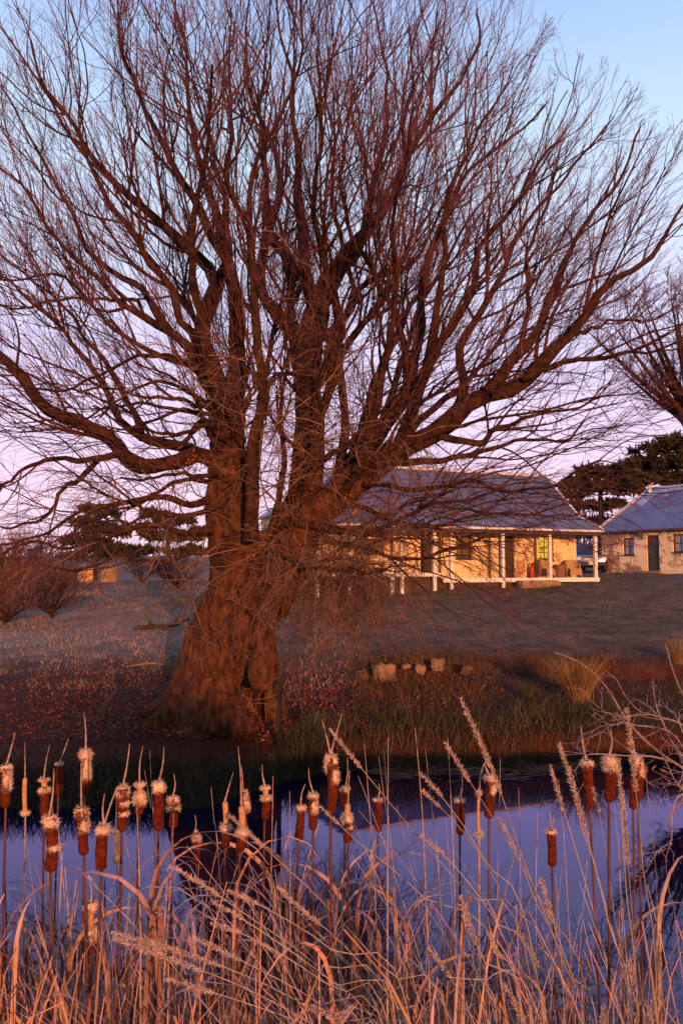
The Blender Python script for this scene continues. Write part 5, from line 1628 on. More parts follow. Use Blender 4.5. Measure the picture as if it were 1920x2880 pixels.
# origin, head top, head bottom, width, spike tips, strip fraction, fluff patches (t0, t1, size, side), label
CATS = [
    (C5, (42, 385), (38, 655), 62, [(98, 178)], 0, [(0, .12, .5, 0), (.1, .6, .55, 1)], 'fluffy brown cattail at the left edge of the reeds with a bent spike'),
    (C5, (160, 460), (162, 700), 45, [(158, 240)], 0.95, [(.90, 1.0, .7, 0)], 'stripped tan cattail second from the left edge, only its bottom collar of fluff left'),
    (C5, (278, 470), (278, 700), 55, [(316, 258)], 0.28, [(.26, .38, .8, 0), (0, .06, .4, 0)], 'short cattail third from the left with fluffy collar below a bare tip'),
    (C5, (376, 372), (368, 580), 45, [(434, 215)], 0, [(0, .06, .3, 0)], 'slim plain brown cattail behind the others at upper left'),
    (C5, (541, 290), (537, 570), 62, [(530, 55)], 0, [(0, .2, .55, 0), (.15, .7, .6, 1)], 'cattail with the tallest straight spike on the left, fluff down its right side'),
    (C5, (312, 705), (318, 1060), 78, [(340, 410)], 0, [(0, .22, .6, 0), (.5, .6, .5, 1)], 'large near cattail at lower left with white cap and one fluff patch'),
    (C5, (515, 655), (530, 955), 72, [(513, 370)], 0, [(0, .2, .6, 0), (.2, .5, .5, 1)], 'large cattail just below the tallest left spike, fluff over its upper half'),
    (C5, (655, 765), (640, 1050), 75, [(740, 520), (660, 565)], 0, [(0, .2, .6, 0)], 'big dark red cattail leaning right with two spikes'),
    (C5, (728, 790), (738, 995), 45, [(735, 590)], 0.9, [(.8, 1.0, .8, 0), (0, .1, .4, 0)], 'stripped orange cattail with curled fluffy base right of the leaning big one'),
    (C5, (775, 520), (768, 805), 70, [(818, 250)], 0, [(0, .25, .6, 0), (.3, .42, .5, 1), (.55, .65, .45, 1)], 'stout shaggy cattail above the stripped curled one'),
    (C5, (880, 495), (875, 700), 60, [(902, 265)], 0.5, [(.3, .7, .8, 0), (0, .12, .4, 0)], 'very fluffy pale cattail left of the long brown one with white cap'),
    (C5, (1002, 490), (998, 800), 66, [(1033, 268)], 0, [(0, .22, .55, 0)], 'long brown cattail with neat white cap and thin leaning spike'),
    (C5, (1090, 585), (1086, 780), 60, [(1095, 440)], 0, [(0, .2, .5, 0), (.28, .42, .85, 0)], 'short cattail with wide fluff skirt right of the white capped long one'),
    (C5, (1233, 790), (1240, 990), 48, [(1228, 700)], 0.3, [(.15, .4, .6, 0)], 'dark cattail low over the black water with pale tuft on top'),
    (C5, (1417, 610), (1418, 905), 58, [(1470, 430)], 0.5, [(.5, .66, .75, 0)], 'half stripped cattail left of its twin, bright tan core above fluff'),
    (C5, (1520, 640), (1510, 930), 64, [(1500, 270)], 0.55, [(.5, .66, .8, 0)], 'half stripped cattail right of its twin with flared fluff skirt'),
    (C5, (1530, 545), (1548, 690), 50, [(1518, 385)], 0, [(0, .9, .55, 1)], 'small pale fluffy cattail just behind the half stripped twins'),
    (C5, (575, 1250), (572, 1580), 70, [(565, 1125)], 0.55, [(0, .15, .5, 0), (.5, .62, .9, 0), (.62, .75, .4, 1)], 'lowest cattail near the bottom left, bare orange core above ragged fluff'),
    (C6, (325, 520), (322, 730), 55, [(308, 380)], 0.3, [(.28, .42, .65, 0), (0, .08, .4, 0)], 'small cattail with fuzzy spike over dark water left of centre'),
    (C6, (550, 640), (535, 865), 56, [(578, 505)], 0, [(0, .14, .45, 0)], 'plain brown cattail with curved tip left of the one with side fluff'),
    (C6, (630, 565), (628, 795), 56, [(600, 400)], 0, [(0, .12, .5, 0), (.15, .55, .5, 1)], 'dark cattail with fluff down its right side left of the tallest centre cattail'),
    (C6, (738, 320), (738, 695), 68, [(682, 95), (810, 62)], 0, [(0, .18, .5, 0), (.1, .3, .65, -1), (.22, .48, .6, 1)], 'tallest centre cattail with two spikes crossing above its fluffy top'),
    (C6, (833, 520), (830, 650), 48, [(843, 335)], 0, [(0, .25, .45, 0)], 'small brown cattail behind the one with a round fluff ball'),
    (C6, (848, 625), (848, 875), 56, [(858, 420)], 0.4, [(.28, .5, .95, 0), (.58, .66, .4, 1)], 'cattail with round golden fluff ball round its middle'),
    (C6, (1036, 595), (1036, 812), 50, [(1040, 500)], 0, [(0, .1, .4, 0)], 'plain brown cattail in front of the pale roof reflection'),
    (C7, (162, 598), (162, 828), 58, [(172, 430)], 0, [(0, .1, .4, 0)], 'plain dark cattail right of centre crossed by a reed leaf'),
    (C7, (347, 450), (345, 722), 62, [(322, 350)], 0, [(0, .14, .5, 0), (.2, .45, .4, 1)], 'tall red brown cattail right of centre with a side tuft near its top'),
    (C7, (735, 795), (742, 1025), 60, [(726, 660), (755, 720)], 0, [(0, .1, .45, 0)], 'short dark cattail alone, lowest over the open water at right'),
    (C7, (957, 355), (980, 660), 64, [(923, 135)], 0, [(0, .14, .5, 0)], 'left one of the three big cattails at right, leaning with a white tip'),
    (C7, (1103, 330), (1100, 620), 72, [(1110, 155)], 0, [(0, .25, .6, 0), (.2, .32, .75, 0)], 'middle one of the three big cattails at right with widest white cap'),
    (C7, (1252, 470), (1252, 665), 52, [], 0, [], 'dark cattail half hidden behind the rightmost fluffy one'),
    (C7, (1275, 330), (1283, 605), 60, [(1258, 250)], 0, [(0, .3, .55, 0), (.2, .45, .4, 1)], 'rightmost cattail with orange fluff over its upper half'),
    (C7, (285, 550), (283, 830), 24, [(325, 350)], 1.0, [(0, .07, .8, 0), (.93, 1.0, .8, 0)], 'thin fully stripped orange seed stalk beside the tall red brown cattail'),
]
def lathe_along(path, rad, sides=18, seed=0.0, amp=0.0):
    co, q = tube_arrays(path[None], rad[None], sides)
    if amp:
        nv = np.array([mnoise.noise_vector(Vector(v * 70.0)) for v in co])
        co = co + nv * amp
    S = len(path)
    tr = [(0, i + 1, i) for i in range(1, sides - 1)] + [((S - 1) * sides, (S - 1) * sides + i, (S - 1) * sides + i + 1) for i in range(1, sides - 1)]
    return co, q, np.array(tr)

def reed_leaves(root, base, n, hmin, hmax, spread, wid=(0.010, 0.019), away=0.15):
    """each long strap leaf a part of its own; some bent over, some snapped"""
    for k in range(n):
        h = random.uniform(hmin, hmax)
        a = random.uniform(0, 2 * math.pi)
        b0 = np.array((random.gauss(0, spread), random.gauss(0, spread), 0.0))
        dirn = np.array((math.cos(a), math.sin(a) * 0.8, 0))
        kind = random.random()
        S = 26
        t = np.linspace(0, 1, S)[:, None]
        tilt = random.uniform(0.02, away)
        if kind < 0.72:                             # gently leaning
            pts = b0 + dirn * h * (tilt * t + 0.12 * t ** 3) + np.array((0, 0, 1)) * h * (t - 0.05 * t ** 3)
        elif kind < 0.95:                           # arching over, tip hanging
            th = t * random.uniform(1.9, 2.9)
            rb = random.uniform(0.05, 0.20)
            k0 = random.uniform(0.62, 0.8)
            up = np.minimum(t / k0, 1)
            over = np.clip((t - k0) / (1 - k0), 0, 1) * random.uniform(2.0, 3.0)
            pts = b0 + dirn * (h * tilt * 0.6 * up + rb * (1 - np.cos(over))) + np.array((0, 0, 1)) * (h * up * 0.93 + rb * np.sin(over))
        else:                                       # snapped and folded
            k0 = random.uniform(0.68, 0.85)
            up = np.minimum(t / k0, 1)
            fo = np.clip((t - k0) / (1 - k0), 0, 1)
            a2 = a + random.uniform(-1.2, 1.2)
            d2 = np.array((math.cos(a2), math.sin(a2) * .8, random.uniform(-5.0, -2.0)))
            d2 = d2 / np.linalg.norm(d2)
            pts = b0 + dirn * h * tilt * up + np.array((0, 0, 1)) * h * 0.9 * up + d2 * h * (1 - k0) * random.uniform(0.7, 1.0) * fo
        w0 = random.uniform(*wid)
        w = w0 * np.clip(1.25 - 1.2 * t[:, 0] ** 3, 0.12, 1.0) * np.minimum(1, 0.6 + t[:, 0] * 2)
        f = random.uniform(0, math.pi)
        s0 = np.array((math.cos(f), math.sin(f) * 0.6, 0.0))
        tw = random.uniform(-0.9, 0.9)
        f2 = f + tw * t[:, 0]
        side = np.stack([np.cos(f2), np.sin(f2) * .7, 0 * f2], 1)
        tan = unit(np.gradient(pts, axis=0))
        side = unit(side - (side * tan).sum(1, keepdims=True) * tan)
        nor = np.cross(tan, side)
        l, r_ = pts - side * w[:, None] / 2 + nor * w[:, None] * 0.14, pts + side * w[:, None] / 2 + nor * w[:, None] * 0.14
        co = np.stack([l, pts, r_], 1).reshape(-1, 3)
        ix = np.arange(S * 3).reshape(S, 3)
        q = np.concatenate([np.stack([ix[:-1, c], ix[:-1, c + 1], ix[1:, c + 1], ix[1:, c]], -1).reshape(-1, 4) for c in (0, 1)])
        link('leaf', raw_mesh('leaf', co, quads=q, rnd=np.full(len(co), random.random()), smooth_=True), M['reed'], root)

def fluff_mesh(path, R0, t0, t1, size, sd, strip):
    """one patch of burst fluff: a soft lumpy body under a coat of fine hairs"""
    S = len(path)
    ln_ = np.linalg.norm(path[-1] - path[0])
    n = int(1500 * (0.2 + (t1 - t0) * 2.0) * (0.5 + size) * (0.6 if sd else 1))
    def at(t):
        f = (1 - t) * (S - 1)
        i = np.clip(f.astype(int), 0, S - 2)
        return path[i] + (path[i + 1] - path[i]) * (f - i)[:, None]
    # lumpy body: ring sheet (all round) or a bulging strip (one side)
    ku, kv = 12, 20
    u = np.linspace(0, 1, ku)
    if sd == 0:
        v = np.linspace(0, 2 * np.pi, kv, endpoint=False)
    else:
        v = (0 if sd > 0 else np.pi) - 0.6 + np.linspace(-1.25, 1.25, kv)
    prof = np.sin(u * np.pi) ** 0.55
    ctr = at(t0 + (t1 - t0) * u)
    sx = random.random() * 50
    co = []
    for a in range(ku):
        for b in range(kv):
            ed = 1.0 if sd == 0 else math.sin(math.pi * b / (kv - 1)) ** 0.6
            base_r = R0 * (0.72 if sd == 0 else 0.82)
            d = np.array((math.cos(v[b]), math.sin(v[b]), 0.0))
            nz = mnoise.noise(Vector((sx + d[0] * 2.2, d[1] * 2.2, u[a] * 5 * (t1 - t0) + sx))) * 0.5 + mnoise.noise(Vector((sx + d[0] * 5, d[1] * 5, u[a] * 9 + sx))) * 0.3
            r = base_r + prof[a] ** 1.3 * ed * R0 * ((0.26 + 0.22 * size) * (1 + 1.7 * nz))
            co.append(ctr[a] + d * r + np.array((0, 0, nz * 0.003)))
    co = np.array(co)
    ix = np.arange(ku * kv).reshape(ku, kv)
    if sd == 0:
        q = np.stack([ix[:-1], np.roll(ix, -1, 1)[:-1], np.roll(ix, -1, 1)[1:], ix[1:]], -1).reshape(-1, 4)
    else:
        q = np.stack([ix[:-1, :-1], ix[:-1, 1:], ix[1:, 1:], ix[1:, :-1]], -1).reshape(-1, 4)
    # hairs root on that body
    k = rng.integers(0, len(co), n)
    root = co[k] + rng.normal(size=(n, 3)) * 0.0013
    out = root - ctr[k // kv]
    out[:, 2] *= 0.3
    dd = unit(unit(out) + rng.normal(size=(n, 3)) * 0.75 + np.array((0, 0, -0.05)))
    w_ = unit(np.cross(dd, rng.normal(size=(n, 3)))) * (0.00045 + 0.0004 * rng.random((n, 1)))
    ln = 0.003 + (0.004 + 0.010 * size) * rng.random((n, 1)) ** 2.0
    h = np.stack([root - dd * 0.001 - w_, root - dd * 0.001 + w_, root + dd * ln], 1).reshape(-1, 3)
    return raw_mesh('fluff', np.concatenate([co, h]), quads=q, tris=len(co) + np.arange(3 * n).reshape(-1, 3),
                    rnd=np.concatenate([np.full(len(co), 0.45) + 0.2 * rng.random(len(co)), np.repeat(rng.random(n), 3)]), smooth_=True)

for ci, (o_, tp, bt, wd, spikes, strip, patches, lab) in enumerate(CATS):
    wpx = wd * F
    Yd = 0.028 * FPX / wpx if wd > 30 else 2.35
    Yd = max(1.85, min(3.3, Yd))
    Tp, Bt = P(*C(o_, *tp), Yd), P(*C(o_, *bt), Yd)
    R0 = wpx * Yd / FPX / 2 * 0.92
    ax = unit(Tp - Bt)
    bx_, by_ = Bt[0] - ax[0] / max(ax[2], .3) * Bt[2] * 0.5, Yd + random.uniform(-0.03, 0.03)
    zb = max(gz(bx_, by_), -0.35)
    base = np.array((bx_, by_, zb))
    t = thing('cattail', lab, 'cattail', base, group='cattails standing along the near bank')
    # stem
    st = catmull([base - base, (Bt - base) * np.array((0.25, .3, 0.35)), (Bt - base) * np.array((0.62, .62, 0.7)), Bt - base], 14)
    rs_ = 0.0034 * (1.35 - 0.35 * np.linspace(0, 1, 14))
    co, q = tube_arrays(st[None], rs_[None], 8)
    link('stem', raw_mesh('stem', co, quads=q, smooth_=True), M['cat_stem'] if strip < 0.9 else M['stalk'], t)
    S = 24
    bow = np.sin(np.linspace(0, 1, S) * np.pi)[:, None] * np.array((random.uniform(-.006, .006), 0, 0))
    path = (Bt - base) + (Tp - Bt) * np.linspace(0, 1, S)[:, None] + bow
    u = np.linspace(0, 1, S)
    prof = np.sqrt(np.clip(1 - (np.clip(0.075 - u, 0, 1) / 0.075) ** 2, 0.05, 1)) * np.sqrt(np.clip(1 - (np.clip(u - 0.94, 0, 1) / 0.06) ** 2, 0.05, 1))
    if strip < 0.9:
        k = max(6, int(round(S * (1 - strip))))
        uu = np.linspace(0, 1, k)
        pr = np.sqrt(np.clip(1 - (np.clip(0.1 - uu, 0, 1) / 0.1) ** 2, 0.04, 1)) * np.sqrt(np.clip(1 - (np.clip(uu - 0.93, 0, 1) / 0.07) ** 2, 0.05, 1))
        pr = pr * (1 + 0.06 * np.sin(uu * 5 + ci * 1.7) + 0.03 * np.sin(uu * 17 + ci)) * (1.0 - 0.12 * (ci % 3 - 1) * (uu - 0.5))
        co, q, tr = lathe_along(path[:k] if strip == 0 else path[:k], R0 * pr, 18)
        co = co + np.array([mnoise.noise_vector(Vector(v * 90)) for v in co]) * 0.0009
        link('seed_head', raw_mesh('seed_head', co, quads=q, tris=tr, smooth_=True), M['velvet'], t)
    if strip > 0:
        k = max(4, int(S * strip))
        cp = path[-k:]
        rr = R0 * (0.66 if wd > 30 else 0.85) * np.sqrt(np.clip(1 - (np.clip(np.linspace(0, 1, k) - 0.9, 0, 1) / 0.1) ** 2, 0.1, 1))
        co, q, tr = lathe_along(cp, rr, 14)
        co = co + np.array([mnoise.noise_vector(Vector(v * 120)) for v in co]) * 0.0006
        link('bare_core', raw_mesh('bare_core', co, quads=q, tris=tr, smooth_=True), M['core'], t)
    for (t0, t1, size, sd) in patches:
        link('fluff', fluff_mesh(path, R0, t0, t1, size * random.uniform(0.6, 1.05), sd, strip), M['fluff'], t)
    for sx, sy in spikes:
        e = P(*C(o_, sx, sy), Yd) - base
        s0 = path[-1]
        mid = (s0 + e) / 2 + np.array((random.uniform(-.006, .006), 0, 0)) + (s0 - path[0]) * 0.02
        sp_ = catmull([s0, mid, e], 12)
        rr = np.linspace(0.0030, 0.0010, 12) * (1 + 0.25 * np.sin(np.arange(12) * 2.3))
        co, q = tube_arrays(sp_[None], rr[None], 6)
        link('spike', raw_mesh('spike', co, quads=q, smooth_=True), M['stalk'], t)
    zt_ = CAMZ - base[2]
    reed_leaves(t, base, 8 if o_ is C7 else 17, zt_ - (0.53 if o_ is not C7 else 0.60) * Yd, zt_ - (0.315 if o_ is not C7 else 0.41) * Yd, 0.15)

# tall bare reed stalks
STALKS = [
    (C5, [(945, 290), (960, 600), (975, 900), (985, 1500)], 9, 'thin bare stalk left of the long white capped cattail'),
    (C5, [(910, 420), (950, 650), (990, 960)], 8, 'short thin bare stalk left of the white capped cattail, leaning right'),
    (C5, [(345, 430), (325, 640), (360, 560 + 300), (395, 790 + 300)], 9, 'kinked pale stalk passing behind the large near left cattail'),
    (C5, [(398, 785), (380, 1200), (345, 1990)], 26, 'thick pale frosted stalk beside the large near left cattail'),
    (C5, [(865, 650), (882, 1200), (885, 1990)], 20, 'tall straight frosted stalk below the fluffy pale cattail'),
    (C5, [(1097, 690), (1075, 1200), (1020, 2000)], 18, 'tall pale stalk below the cattail with wide fluff skirt'),
    (C5, [(1330, 520), (1360, 850), (1390, 1150)], 11, 'thin stalk left of the half stripped twins'),
    (C5, [(1370, 905), (1330, 1080), (1250, 1500), (1160, 2000)], 16, 'pale stalk slanting to lower left below the half stripped twins'),
    (C6, [(376, 455), (365, 1000), (345, 1900)], 15, 'straight pale stalk over the darkest water left of centre'),
    (C6, [(480, 550), (482, 1100), (485, 1950)], 15, 'straight pale stalk left of the plain curved tip cattail'),
    (C6, [(950, 250), (985, 700), (1020, 1250)], 12, 'tall thin stalk right of the tallest centre cattail'),
    (C6, [(1040, 330), (1062, 480), (1085, 700), (1160, 1400)], 11, 'short kinked stalk over the shore sticks'),
    (C6, [(1072, 285), (1088, 500), (1120, 1000), (1150, 1400)], 9, 'thinnest stalk leaning right in front of the roof reflection'),
    (C6, [(1100, 210), (1098, 800), (1095, 1600)], 19, 'tall thick straight stalk in front of the roof reflection'),
    (C6, [(1270, 155), (1300, 500), (1345, 1400)], 18, 'tallest stalk over the roof reflection, its tip doubled'),
    (C6, [(1333, 275), (1380, 700), (1440, 1400)], 13, 'slim stalk leaning right just right of the tallest stalk'),
    (C6, [(1475, 210), (1500, 700), (1520, 1300)], 15, 'straight stalk left of the plain dark cattail right of centre'),
    (C7, [(415, 340), (408, 800), (400, 1250)], 12, 'upright stalk right of the tall red brown cattail'),
    (C7, [(530, 525), (540, 900), (545, 1450)], 13, 'upright tan stalk standing alone over open water'),
    (C7, [(650, 685), (645, 1000), (640, 1300)], 9, 'thin brown stalk left of the short lone cattail'),
    (C7, [(785, 475), (810, 800), (840, 1250)], 10, 'thin brown stalk right of the short lone cattail'),
    (C7, [(1130, 580), (1160, 900), (1180, 1300)], 13, 'pale stalk between the middle and rightmost big cattails'),
    (C7, [(1465, 1080), (1500, 1300), (1550, 1600)], 9, 'short thin stalk near the lower right corner'),
]
for si, (o_, pts, w, lab) in enumerate(STALKS):
    Yd = {True: 1.95, False: 2.5}[w > 17] + random.uniform(-0.05, 0.25)
    wp = [P(*C(o_, *p_), Yd) for p_ in pts][::-1]
    d = unit(wp[1] - wp[0])
    f = wp[0][2] / max(d[2], .4)
    bpt = wp[0] - d * f * 0.75
    base = np.array((bpt[0], Yd, max(gz(bpt[0], Yd), -0.3)))
    t = thing('reed_stalk', lab, 'reed stalk', base, group='bare reed stalks among the cattails')
    c = catmull([(0, 0, 0)] + [x_ - base for x_ in wp], 26)
    c[:, 1] += 0.004 * np.sin(np.linspace(0, 6, 26) + si)
    r0 = w * F * Yd / FPX / 2
    rr = r0 * np.interp(np.linspace(0, 1, 26), [0, .55, .85, 1], [1.15, 1.0, .6, .18]) * (1 + .08 * np.sin(np.arange(26) * 2.6 + si))
    co, q = tube_arrays(c[None], rr[None], 7)
    link('stem', raw_mesh('stem', co, quads=q, rnd=np.full(len(co), random.random()), smooth_=True), M['stalk'], t)
    zt_ = CAMZ - base[2]
    reed_leaves(t, base, 4 if o_ is C7 else 12, zt_ - 0.54 * Yd, zt_ - (0.34 if o_ is not C7 else 0.43) * Yd, 0.17)

# low tangle of dead reed behind and between, coloured dark as shaded gaps
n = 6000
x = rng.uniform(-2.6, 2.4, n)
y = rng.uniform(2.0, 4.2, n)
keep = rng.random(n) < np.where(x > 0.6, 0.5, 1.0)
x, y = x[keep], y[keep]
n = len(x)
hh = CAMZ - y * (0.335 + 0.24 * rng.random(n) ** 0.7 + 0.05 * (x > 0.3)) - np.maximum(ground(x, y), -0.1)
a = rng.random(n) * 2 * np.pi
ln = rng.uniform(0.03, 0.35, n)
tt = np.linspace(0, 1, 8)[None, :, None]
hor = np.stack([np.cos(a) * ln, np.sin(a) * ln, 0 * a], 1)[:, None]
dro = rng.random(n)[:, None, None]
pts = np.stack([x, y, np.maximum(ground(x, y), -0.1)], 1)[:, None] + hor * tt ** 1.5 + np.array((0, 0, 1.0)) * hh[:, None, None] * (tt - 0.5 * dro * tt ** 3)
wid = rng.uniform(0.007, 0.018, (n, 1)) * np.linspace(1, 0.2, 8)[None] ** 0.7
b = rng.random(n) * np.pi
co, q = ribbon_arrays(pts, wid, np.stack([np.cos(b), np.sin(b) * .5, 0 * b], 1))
M['shaded_reed'] = mat('shaded_reed', (0.045, 0.016, 0.010), (0.22, 0.095, 0.056), rough=0.8, scale=3, rnd=0.5)  # darkened reed colour; the shade between the reeds is put into it
link('dead_reeds', raw_mesh('dead_reeds', co, quads=q, rnd=np.repeat(rng.random(n), 16), smooth_=True), M['shaded_reed'], kind='stuff')

n = 1300
x = rng.uniform(-1.7, 1.1, n)
y = rng.uniform(1.55, 2.6, n)
top_ = CAMZ - y * (0.37 + 0.18 * rng.random(n))
a = rng.random(n) * 2 * np.pi
ln = rng.uniform(0.03, 0.40, n)
tt = np.linspace(0, 1, 9)[None, :, None]
hor = np.stack([np.cos(a) * ln, np.sin(a) * ln * .6, 0 * a], 1)[:, None]
z0 = np.maximum(ground(x, y), -0.1)
pts = np.stack([x, y, z0], 1)[:, None] + hor * tt ** 2 + np.array((0, 0, 1.0)) * (top_ - z0)[:, None, None] * (1.3 * tt - 0.3 * tt ** 3 - 0.25 * rng.random(n)[:, None, None] * tt ** 6)
wid = rng.uniform(0.004, 0.013, (n, 1)) * np.linspace(1, 0.2, 9)[None] ** 0.7
b = rng.random(n) * np.pi
co, q = ribbon_arrays(pts, wid, np.stack([np.cos(b), np.sin(b) * .5, 0 * b], 1))
link('reed_litter', raw_mesh('reed_litter', co, quads=q, rnd=np.repeat(rng.random(n), 18), smooth_=True), M['reed'], kind='stuff')

# ------------------------------------------------------------------ frosted tussock grass at the lower right
TUS = [('near_tussock', 'frosted tussock of long arching grass in the lower right foreground', (1790, 3300), 1.75),
       ('near_tussock', 'frosted tussock of arching grass at the bottom centre of the foreground', (1330, 3350), 1.62),
       ('near_tussock', 'frosted grass tussock at the right edge of the foreground', (2130, 3250), 1.95)]
tus = []
for nm, lab, (px, py), Yd in TUS:
    q = P(px, py, Yd)
    base = np.array((q[0], Yd, max(gz(q[0], Yd), q[2])))
    base[2] = gz(q[0], Yd)
    t = thing(nm, lab, 'tussock', base, group='frosted grass tussocks on the near bank')
    tus.append((t, base))
def near_blades(t, base, n, h, spread, leanx, w):
    a = rng.random(n) * 2 * np.pi
    p0 = np.stack([rng.normal(0, spread, n), rng.normal(0, spread * .6, n), np.full(n, -0.02)], 1)
    hh = h * (0.45 + 0.6 * rng.random(n))
    out = np.stack([np.cos(a) * 0.45 + leanx, np.sin(a) * 0.35 + 0.05], 1) * (0.3 + 0.8 * rng.random((n, 1)))
    tt = np.linspace(0, 1, 10)[None, :, None]
    dr = (0.15 + 0.55 * rng.random(n))[:, None, None]
    pts = p0[:, None] + np.concatenate([out, np.zeros((n, 1))], 1)[:, None] * hh[:, None, None] * tt ** 1.6 + np.array((0, 0, 1.0)) * hh[:, None, None] * (tt - dr * tt ** 3.2 * 0.8)
    wid = w * (0.6 + 0.6 * rng.random((n, 1))) * np.linspace(1, 0.2, 10)[None] ** 0.7
    b = rng.random(n) * np.pi
    link('blades', ribbon_mesh('blades', pts, wid, np.stack([np.cos(b), np.sin(b) * .5, 0 * b], 1)), M['tussock'], t, 'stuff')
near_blades(*tus[0], 1500, 2.1, 0.17, -0.25, 0.0042)
near_blades(*tus[1], 1200, 1.85, 0.16, -0.15, 0.0042)
near_blades(*tus[2], 900, 2.1, 0.15, -0.25, 0.0042)
# flowering stems: origin, points from tip to foot, seed head share, thickness
STEMS = [
    (C6, [(730, 155), (960, 440), (1300, 850), (1600, 1200), (2000, 1750)], .16, 1.0, 0), (C6, [(100, 700), (350, 930), (700, 1260), (1100, 1700), (1500, 2200)], .15, .9, 1),
    (C6, [(400, 1150), (560, 1300), (800, 1500), (1150, 1900), (1350, 2300)], .25, 1.0, 1), (C6, [(670, 640), (900, 860), (1300, 1200), (1900, 1900)], .10, .8, 0),
    (C6, [(1295, 430), (1450, 600), (1700, 980), (2050, 1800)], .14, .9, 0), (C6, [(1305, 830), (1500, 1000), (1800, 1400), (2100, 2000)], .16, .9, 0),
    (C6, [(1310, 540), (1568, 800), (1850, 1250), (2150, 1950)], .10, .8, 0),
    (C5, [(1070, 1015), (1250, 1120), (1568, 1340), (2000, 1650), (2500, 2150)], .20, 1.1, 1), (C5, [(705, 1435), (1100, 1550), (1568, 1720), (2000, 1950), (2500, 2350)], .36, 1.2, 1),
    (C5, [(710, 1470), (1080, 1610), (1568, 1800), (2100, 2100), (2500, 2400)], .30, 1.1, 1),
    (C5, [(1435, 1170), (1700, 1300), (2100, 1560), (2600, 2100)], .14, .9, 1), (C5, [(1340, 1250), (1600, 1400), (2100, 1760), (2550, 2200)], .14, .9, 1),
    (C5, [(1050, 1730), (1568, 1890), (2000, 2060), (2500, 2400)], .20, .9, 1), (C5, [(1330, 1380), (1600, 1480), (2100, 1800), (2500, 2250)], .14, .9, 1),
    (C5, [(1220, 1470), (1568, 1640), (2000, 1880), (2500, 2300)], .22, 1.0, 1),
    (C7, [(165, -40), (300, 260), (420, 560), (560, 980), (800, 1600), (1000, 2300)], .27, 1.25, 0), (C7, [(70, 240), (270, 560), (450, 850), (700, 1300), (1000, 2200)], .14, 1.0, 0),
    (C7, [(785, 250), (870, 500), (960, 830), (1100, 1400), (1250, 2300)], .30, 1.5, 0), (C7, [(730, 380), (790, 590), (900, 950), (1050, 1500), (1200, 2300)], .16, 1.1, 0),
    (C7, [(1212, 25), (1240, 280), (1270, 560), (1310, 1000), (1380, 2300)], .24, 1.3, 0), (C7, [(1000, 525), (1050, 750), (1130, 1300), (1250, 2300)], .10, .9, 0),
    (C7, [(1165, 350), (1180, 700), (1210, 1200), (1290, 2200)], .20, 1.0, 0), (C7, [(1185, 540), (1210, 870), (1260, 1500), (1330, 2300)], .28, 1.3, 0),
    (C7, [(410, 715), (500, 900), (620, 1200), (950, 2200)], .16, 1.1, 0), (C7, [(675, 1095), (740, 1350), (860, 1700), (1050, 2300)], .24, 1.3, 0),
    (C7, [(160, 1205), (240, 1450), (330, 1650), (600, 2300)], .28, 1.3, 1), (C7, [(560, 1450), (660, 1660), (850, 2200)], .3, 1.1, 0),
    (C7, [(-40, 1530), (100, 1720), (400, 2200)], .3, 1.3, 1), (C7, [(1075, 1900), (1060, 2050), (1100, 2300)], .6, 1.4, 0), (C7, [(1385, 1830), (1380, 2000), (1390, 2300)], .6, 1.6, 2),
    (C6, [(570, 1900), (800, 1990), (1100, 2200)], .6, 1.8, 1), (C7, [(1330, 395), (1350, 640), (1400, 1100), (1480, 2200)], .02, .7, 2), (C7, [(350, 1440), (400, 1600), (560, 2200)], .3, 1.1, 1),
    (C7, [(440, 1760), (560, 2000), (640, 2300)], .5, 1.3, 1), (C7, [(1250, 1640), (1265, 1800), (1290, 2300)], .4, 1.2, 2),
]
for k, (o_, pts, sh, th, ti) in enumerate(STEMS):
    Yd = {0: 1.9, 1: 1.72, 2: 1.95}[ti] + random.uniform(-0.12, 0.2)
    t, base = tus[ti]
    wp = [P(*C(o_, *p_), Yd) - base for p_ in pts][::-1]
    c = catmull([base * 0 + np.array((random.gauss(0, .06), random.gauss(0, .05), 0.0))] + wp, 40)
    rr = np.linspace(0.0022, 0.0010, 40) * th ** .5
    co, q = tube_arrays(c[None], rr[None], 6)
    stem = link('flower_stem', raw_mesh('flower_stem', co, quads=q, rnd=np.full(len(co), random.random()), smooth_=True), M['grass_stem'], t)
    # visible length share: the seed head sits on the last part
    vis = np.linalg.norm(np.diff(np.array(wp), axis=0), axis=1).sum()
    tot = np.linalg.norm(np.diff(c, axis=0), axis=1).sum()
    s_ = sh * vis / tot
    n = int(2600 * s_ * tot * th)
    u = 1 - s_ * rng.random(n) ** 0.9
    f = u * 39
    i = np.minimum(f.astype(int), 38)
    p = c[i] + (c[i + 1] - c[i]) * (f - i)[:, None]
    tan = unit(c[i + 1] - c[i])
    prof = np.sin(np.clip((1 - u) / s_, 0, 1) * np.pi) ** 0.45
    d = rng.normal(size=(n, 3))
    d = unit(d - (d * tan).sum(1, keepdims=True) * tan)
    wr = 0.0040 * th * (0.25 + 0.75 * prof)[:, None]
    p = p + d * wr * rng.random((n, 1))
    dd = unit(tan * 0.9 + d * 0.9 + 0.25 * rng.normal(size=(n, 3)))
    sd_ = unit(np.cross(dd, rng.normal(size=(n, 3)))) * 0.0011
    ln = 0.003 + 0.006 * rng.random((n, 1))
    co = np.stack([p - sd_, p + sd_, p + dd * ln], 1).reshape(-1, 3)
    link('flower_head', raw_mesh('flower_head', co, tris=np.arange(len(co)).reshape(-1, 3), rnd=np.repeat(rng.random(n), 3)), M['seed'], stem)

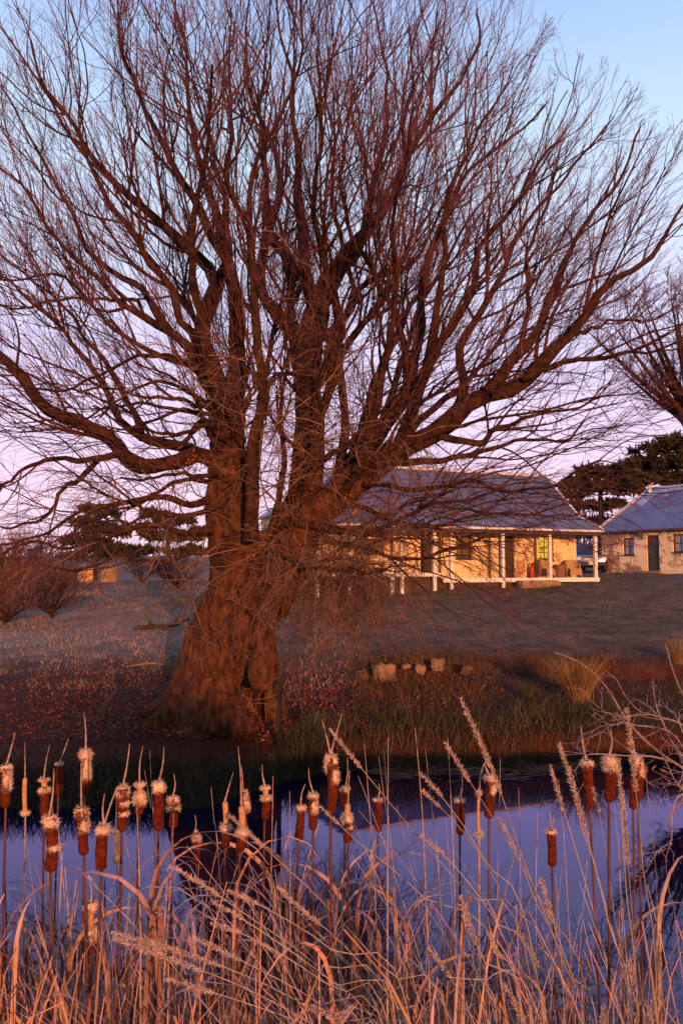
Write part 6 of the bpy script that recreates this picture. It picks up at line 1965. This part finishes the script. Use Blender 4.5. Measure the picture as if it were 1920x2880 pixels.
# ------------------------------------------------------------------ thorny bush at the right edge
TBY = 3.4
q = P(2040, 2330, TBY)
tb = thing('thorn_bush', 'leafless thorny bush with frosted pink twigs leaning in from the right edge', 'bush', (q[0], TBY, gz(q[0], TBY)))
TB = np.array(tb.location)
canes = [
    [(2060, 2400), (2010, 2250), (1950, 2180), (1850, 2110), (1760, 2020), (1700, 1930), (1640, 1870), (1590, 1840), (1553, 1832)],
    [(2060, 2400), (2000, 2200), (1930, 2140), (1880, 2070), (1845, 1990), (1838, 1912)],
    [(2060, 2400), (2010, 2200), (1960, 2000), (1920, 1950), (1890, 1880), (1872, 1808)],
    [(2060, 2400), (2000, 2230), (1900, 2150), (1790, 2120), (1720, 2125), (1660, 2122)],
    [(2060, 2400), (1990, 2200), (1930, 2120), (1870, 2050), (1800, 2040), (1740, 2035)],
    [(2060, 2400), (2000, 2180), (1940, 2060), (1880, 2020), (1830, 2010)],
    [(2060, 2400), (2010, 2250), (1940, 2240), (1900, 2200), (1870, 2140)],
    [(2060, 2400), (1990, 2150), (1930, 2080), (1900, 2020)],
    [(2060, 2400), (1990, 2260), (1920, 2230), (1890, 2290), (1885, 2380)],
]
cp, cr = [], []
for k, pts in enumerate(canes):
    w = catmull([P(x, y, TBY + 0.25 * math.sin(k * 2.1) * (i / len(pts))) - TB for i, (x, y) in enumerate(pts)], 20)
    w = wobble(w, 0.006)
    cp.append(w)
    cr.append(np.linspace(0.007, 0.0022, 20))
cp, cr = np.array(cp), np.array(cr)
for k in range(len(cp)):
    co, q = tube_arrays(cp[k:k + 1], cr[k:k + 1], 6)
    link('cane', raw_mesh('cane', co, quads=q, rnd=np.full(len(co), random.random()), smooth_=True), M['thorn'], tb)
t1, tr1 = grow(cp[3:], cr[3:], 7, 0.35, (0.12, 0.38), (35, 80), 0.0, 0.16, 7, 0.7, 0.0032, 0.0014, None)
t2, tr2 = grow(t1, tr1, 10, 0.1, (0.05, 0.16), (35, 80), 0.0, 0.16, 4, 0.7, 0.002, 0.001, None)
t3, tr3 = grow(np.concatenate([cp[:, 6:]]), cr[:, 6:], 16, 0.0, (0.010, 0.022), (60, 90), 0.0, 0.02, 2, 0.6, 0.0016, 0.0004, None, tip=False)
t4, tr4 = grow(t1, tr1, 22, 0.0, (0.010, 0.02), (60, 90), 0.0, 0.02, 2, 0.6, 0.0014, 0.0004, None, tip=False)
cs = [tube_arrays(a, b, 4) for a, b in ((t1, tr1), (t2, tr2))]
link('twigs', raw_mesh('twigs', np.concatenate([c for c, _ in cs]), quads=np.concatenate([cs[0][1], cs[1][1] + len(cs[0][0])]), rnd=np.concatenate([np.repeat(rng.random(len(t1)), 32), np.repeat(rng.random(len(t2)), 20)])), M['thorn'], tb, 'stuff')
cs = [tube_arrays(a, b, 3) for a, b in ((t3, tr3), (t4, tr4))]
link('thorns', raw_mesh('thorns', np.concatenate([c for c, _ in cs]), quads=np.concatenate([cs[0][1], cs[1][1] + len(cs[0][0])]), rnd=np.concatenate([np.repeat(rng.random(len(t3)), 9), np.repeat(rng.random(len(t4)), 9)])), M['thorn'], tb, 'stuff')
lf = np.array([P(x, y, TBY) for x, y in [(1845, 2150), (1852, 2162), (1840, 2140), (1892, 2270), (1900, 2260), (1870, 2060)]])
co, q, rn = leaf_tris(lf, 0.03)
link('leaves', raw_mesh('leaves', co - TB, quads=q, rnd=rn), M['dead_leaf'], tb)
print('scene built')
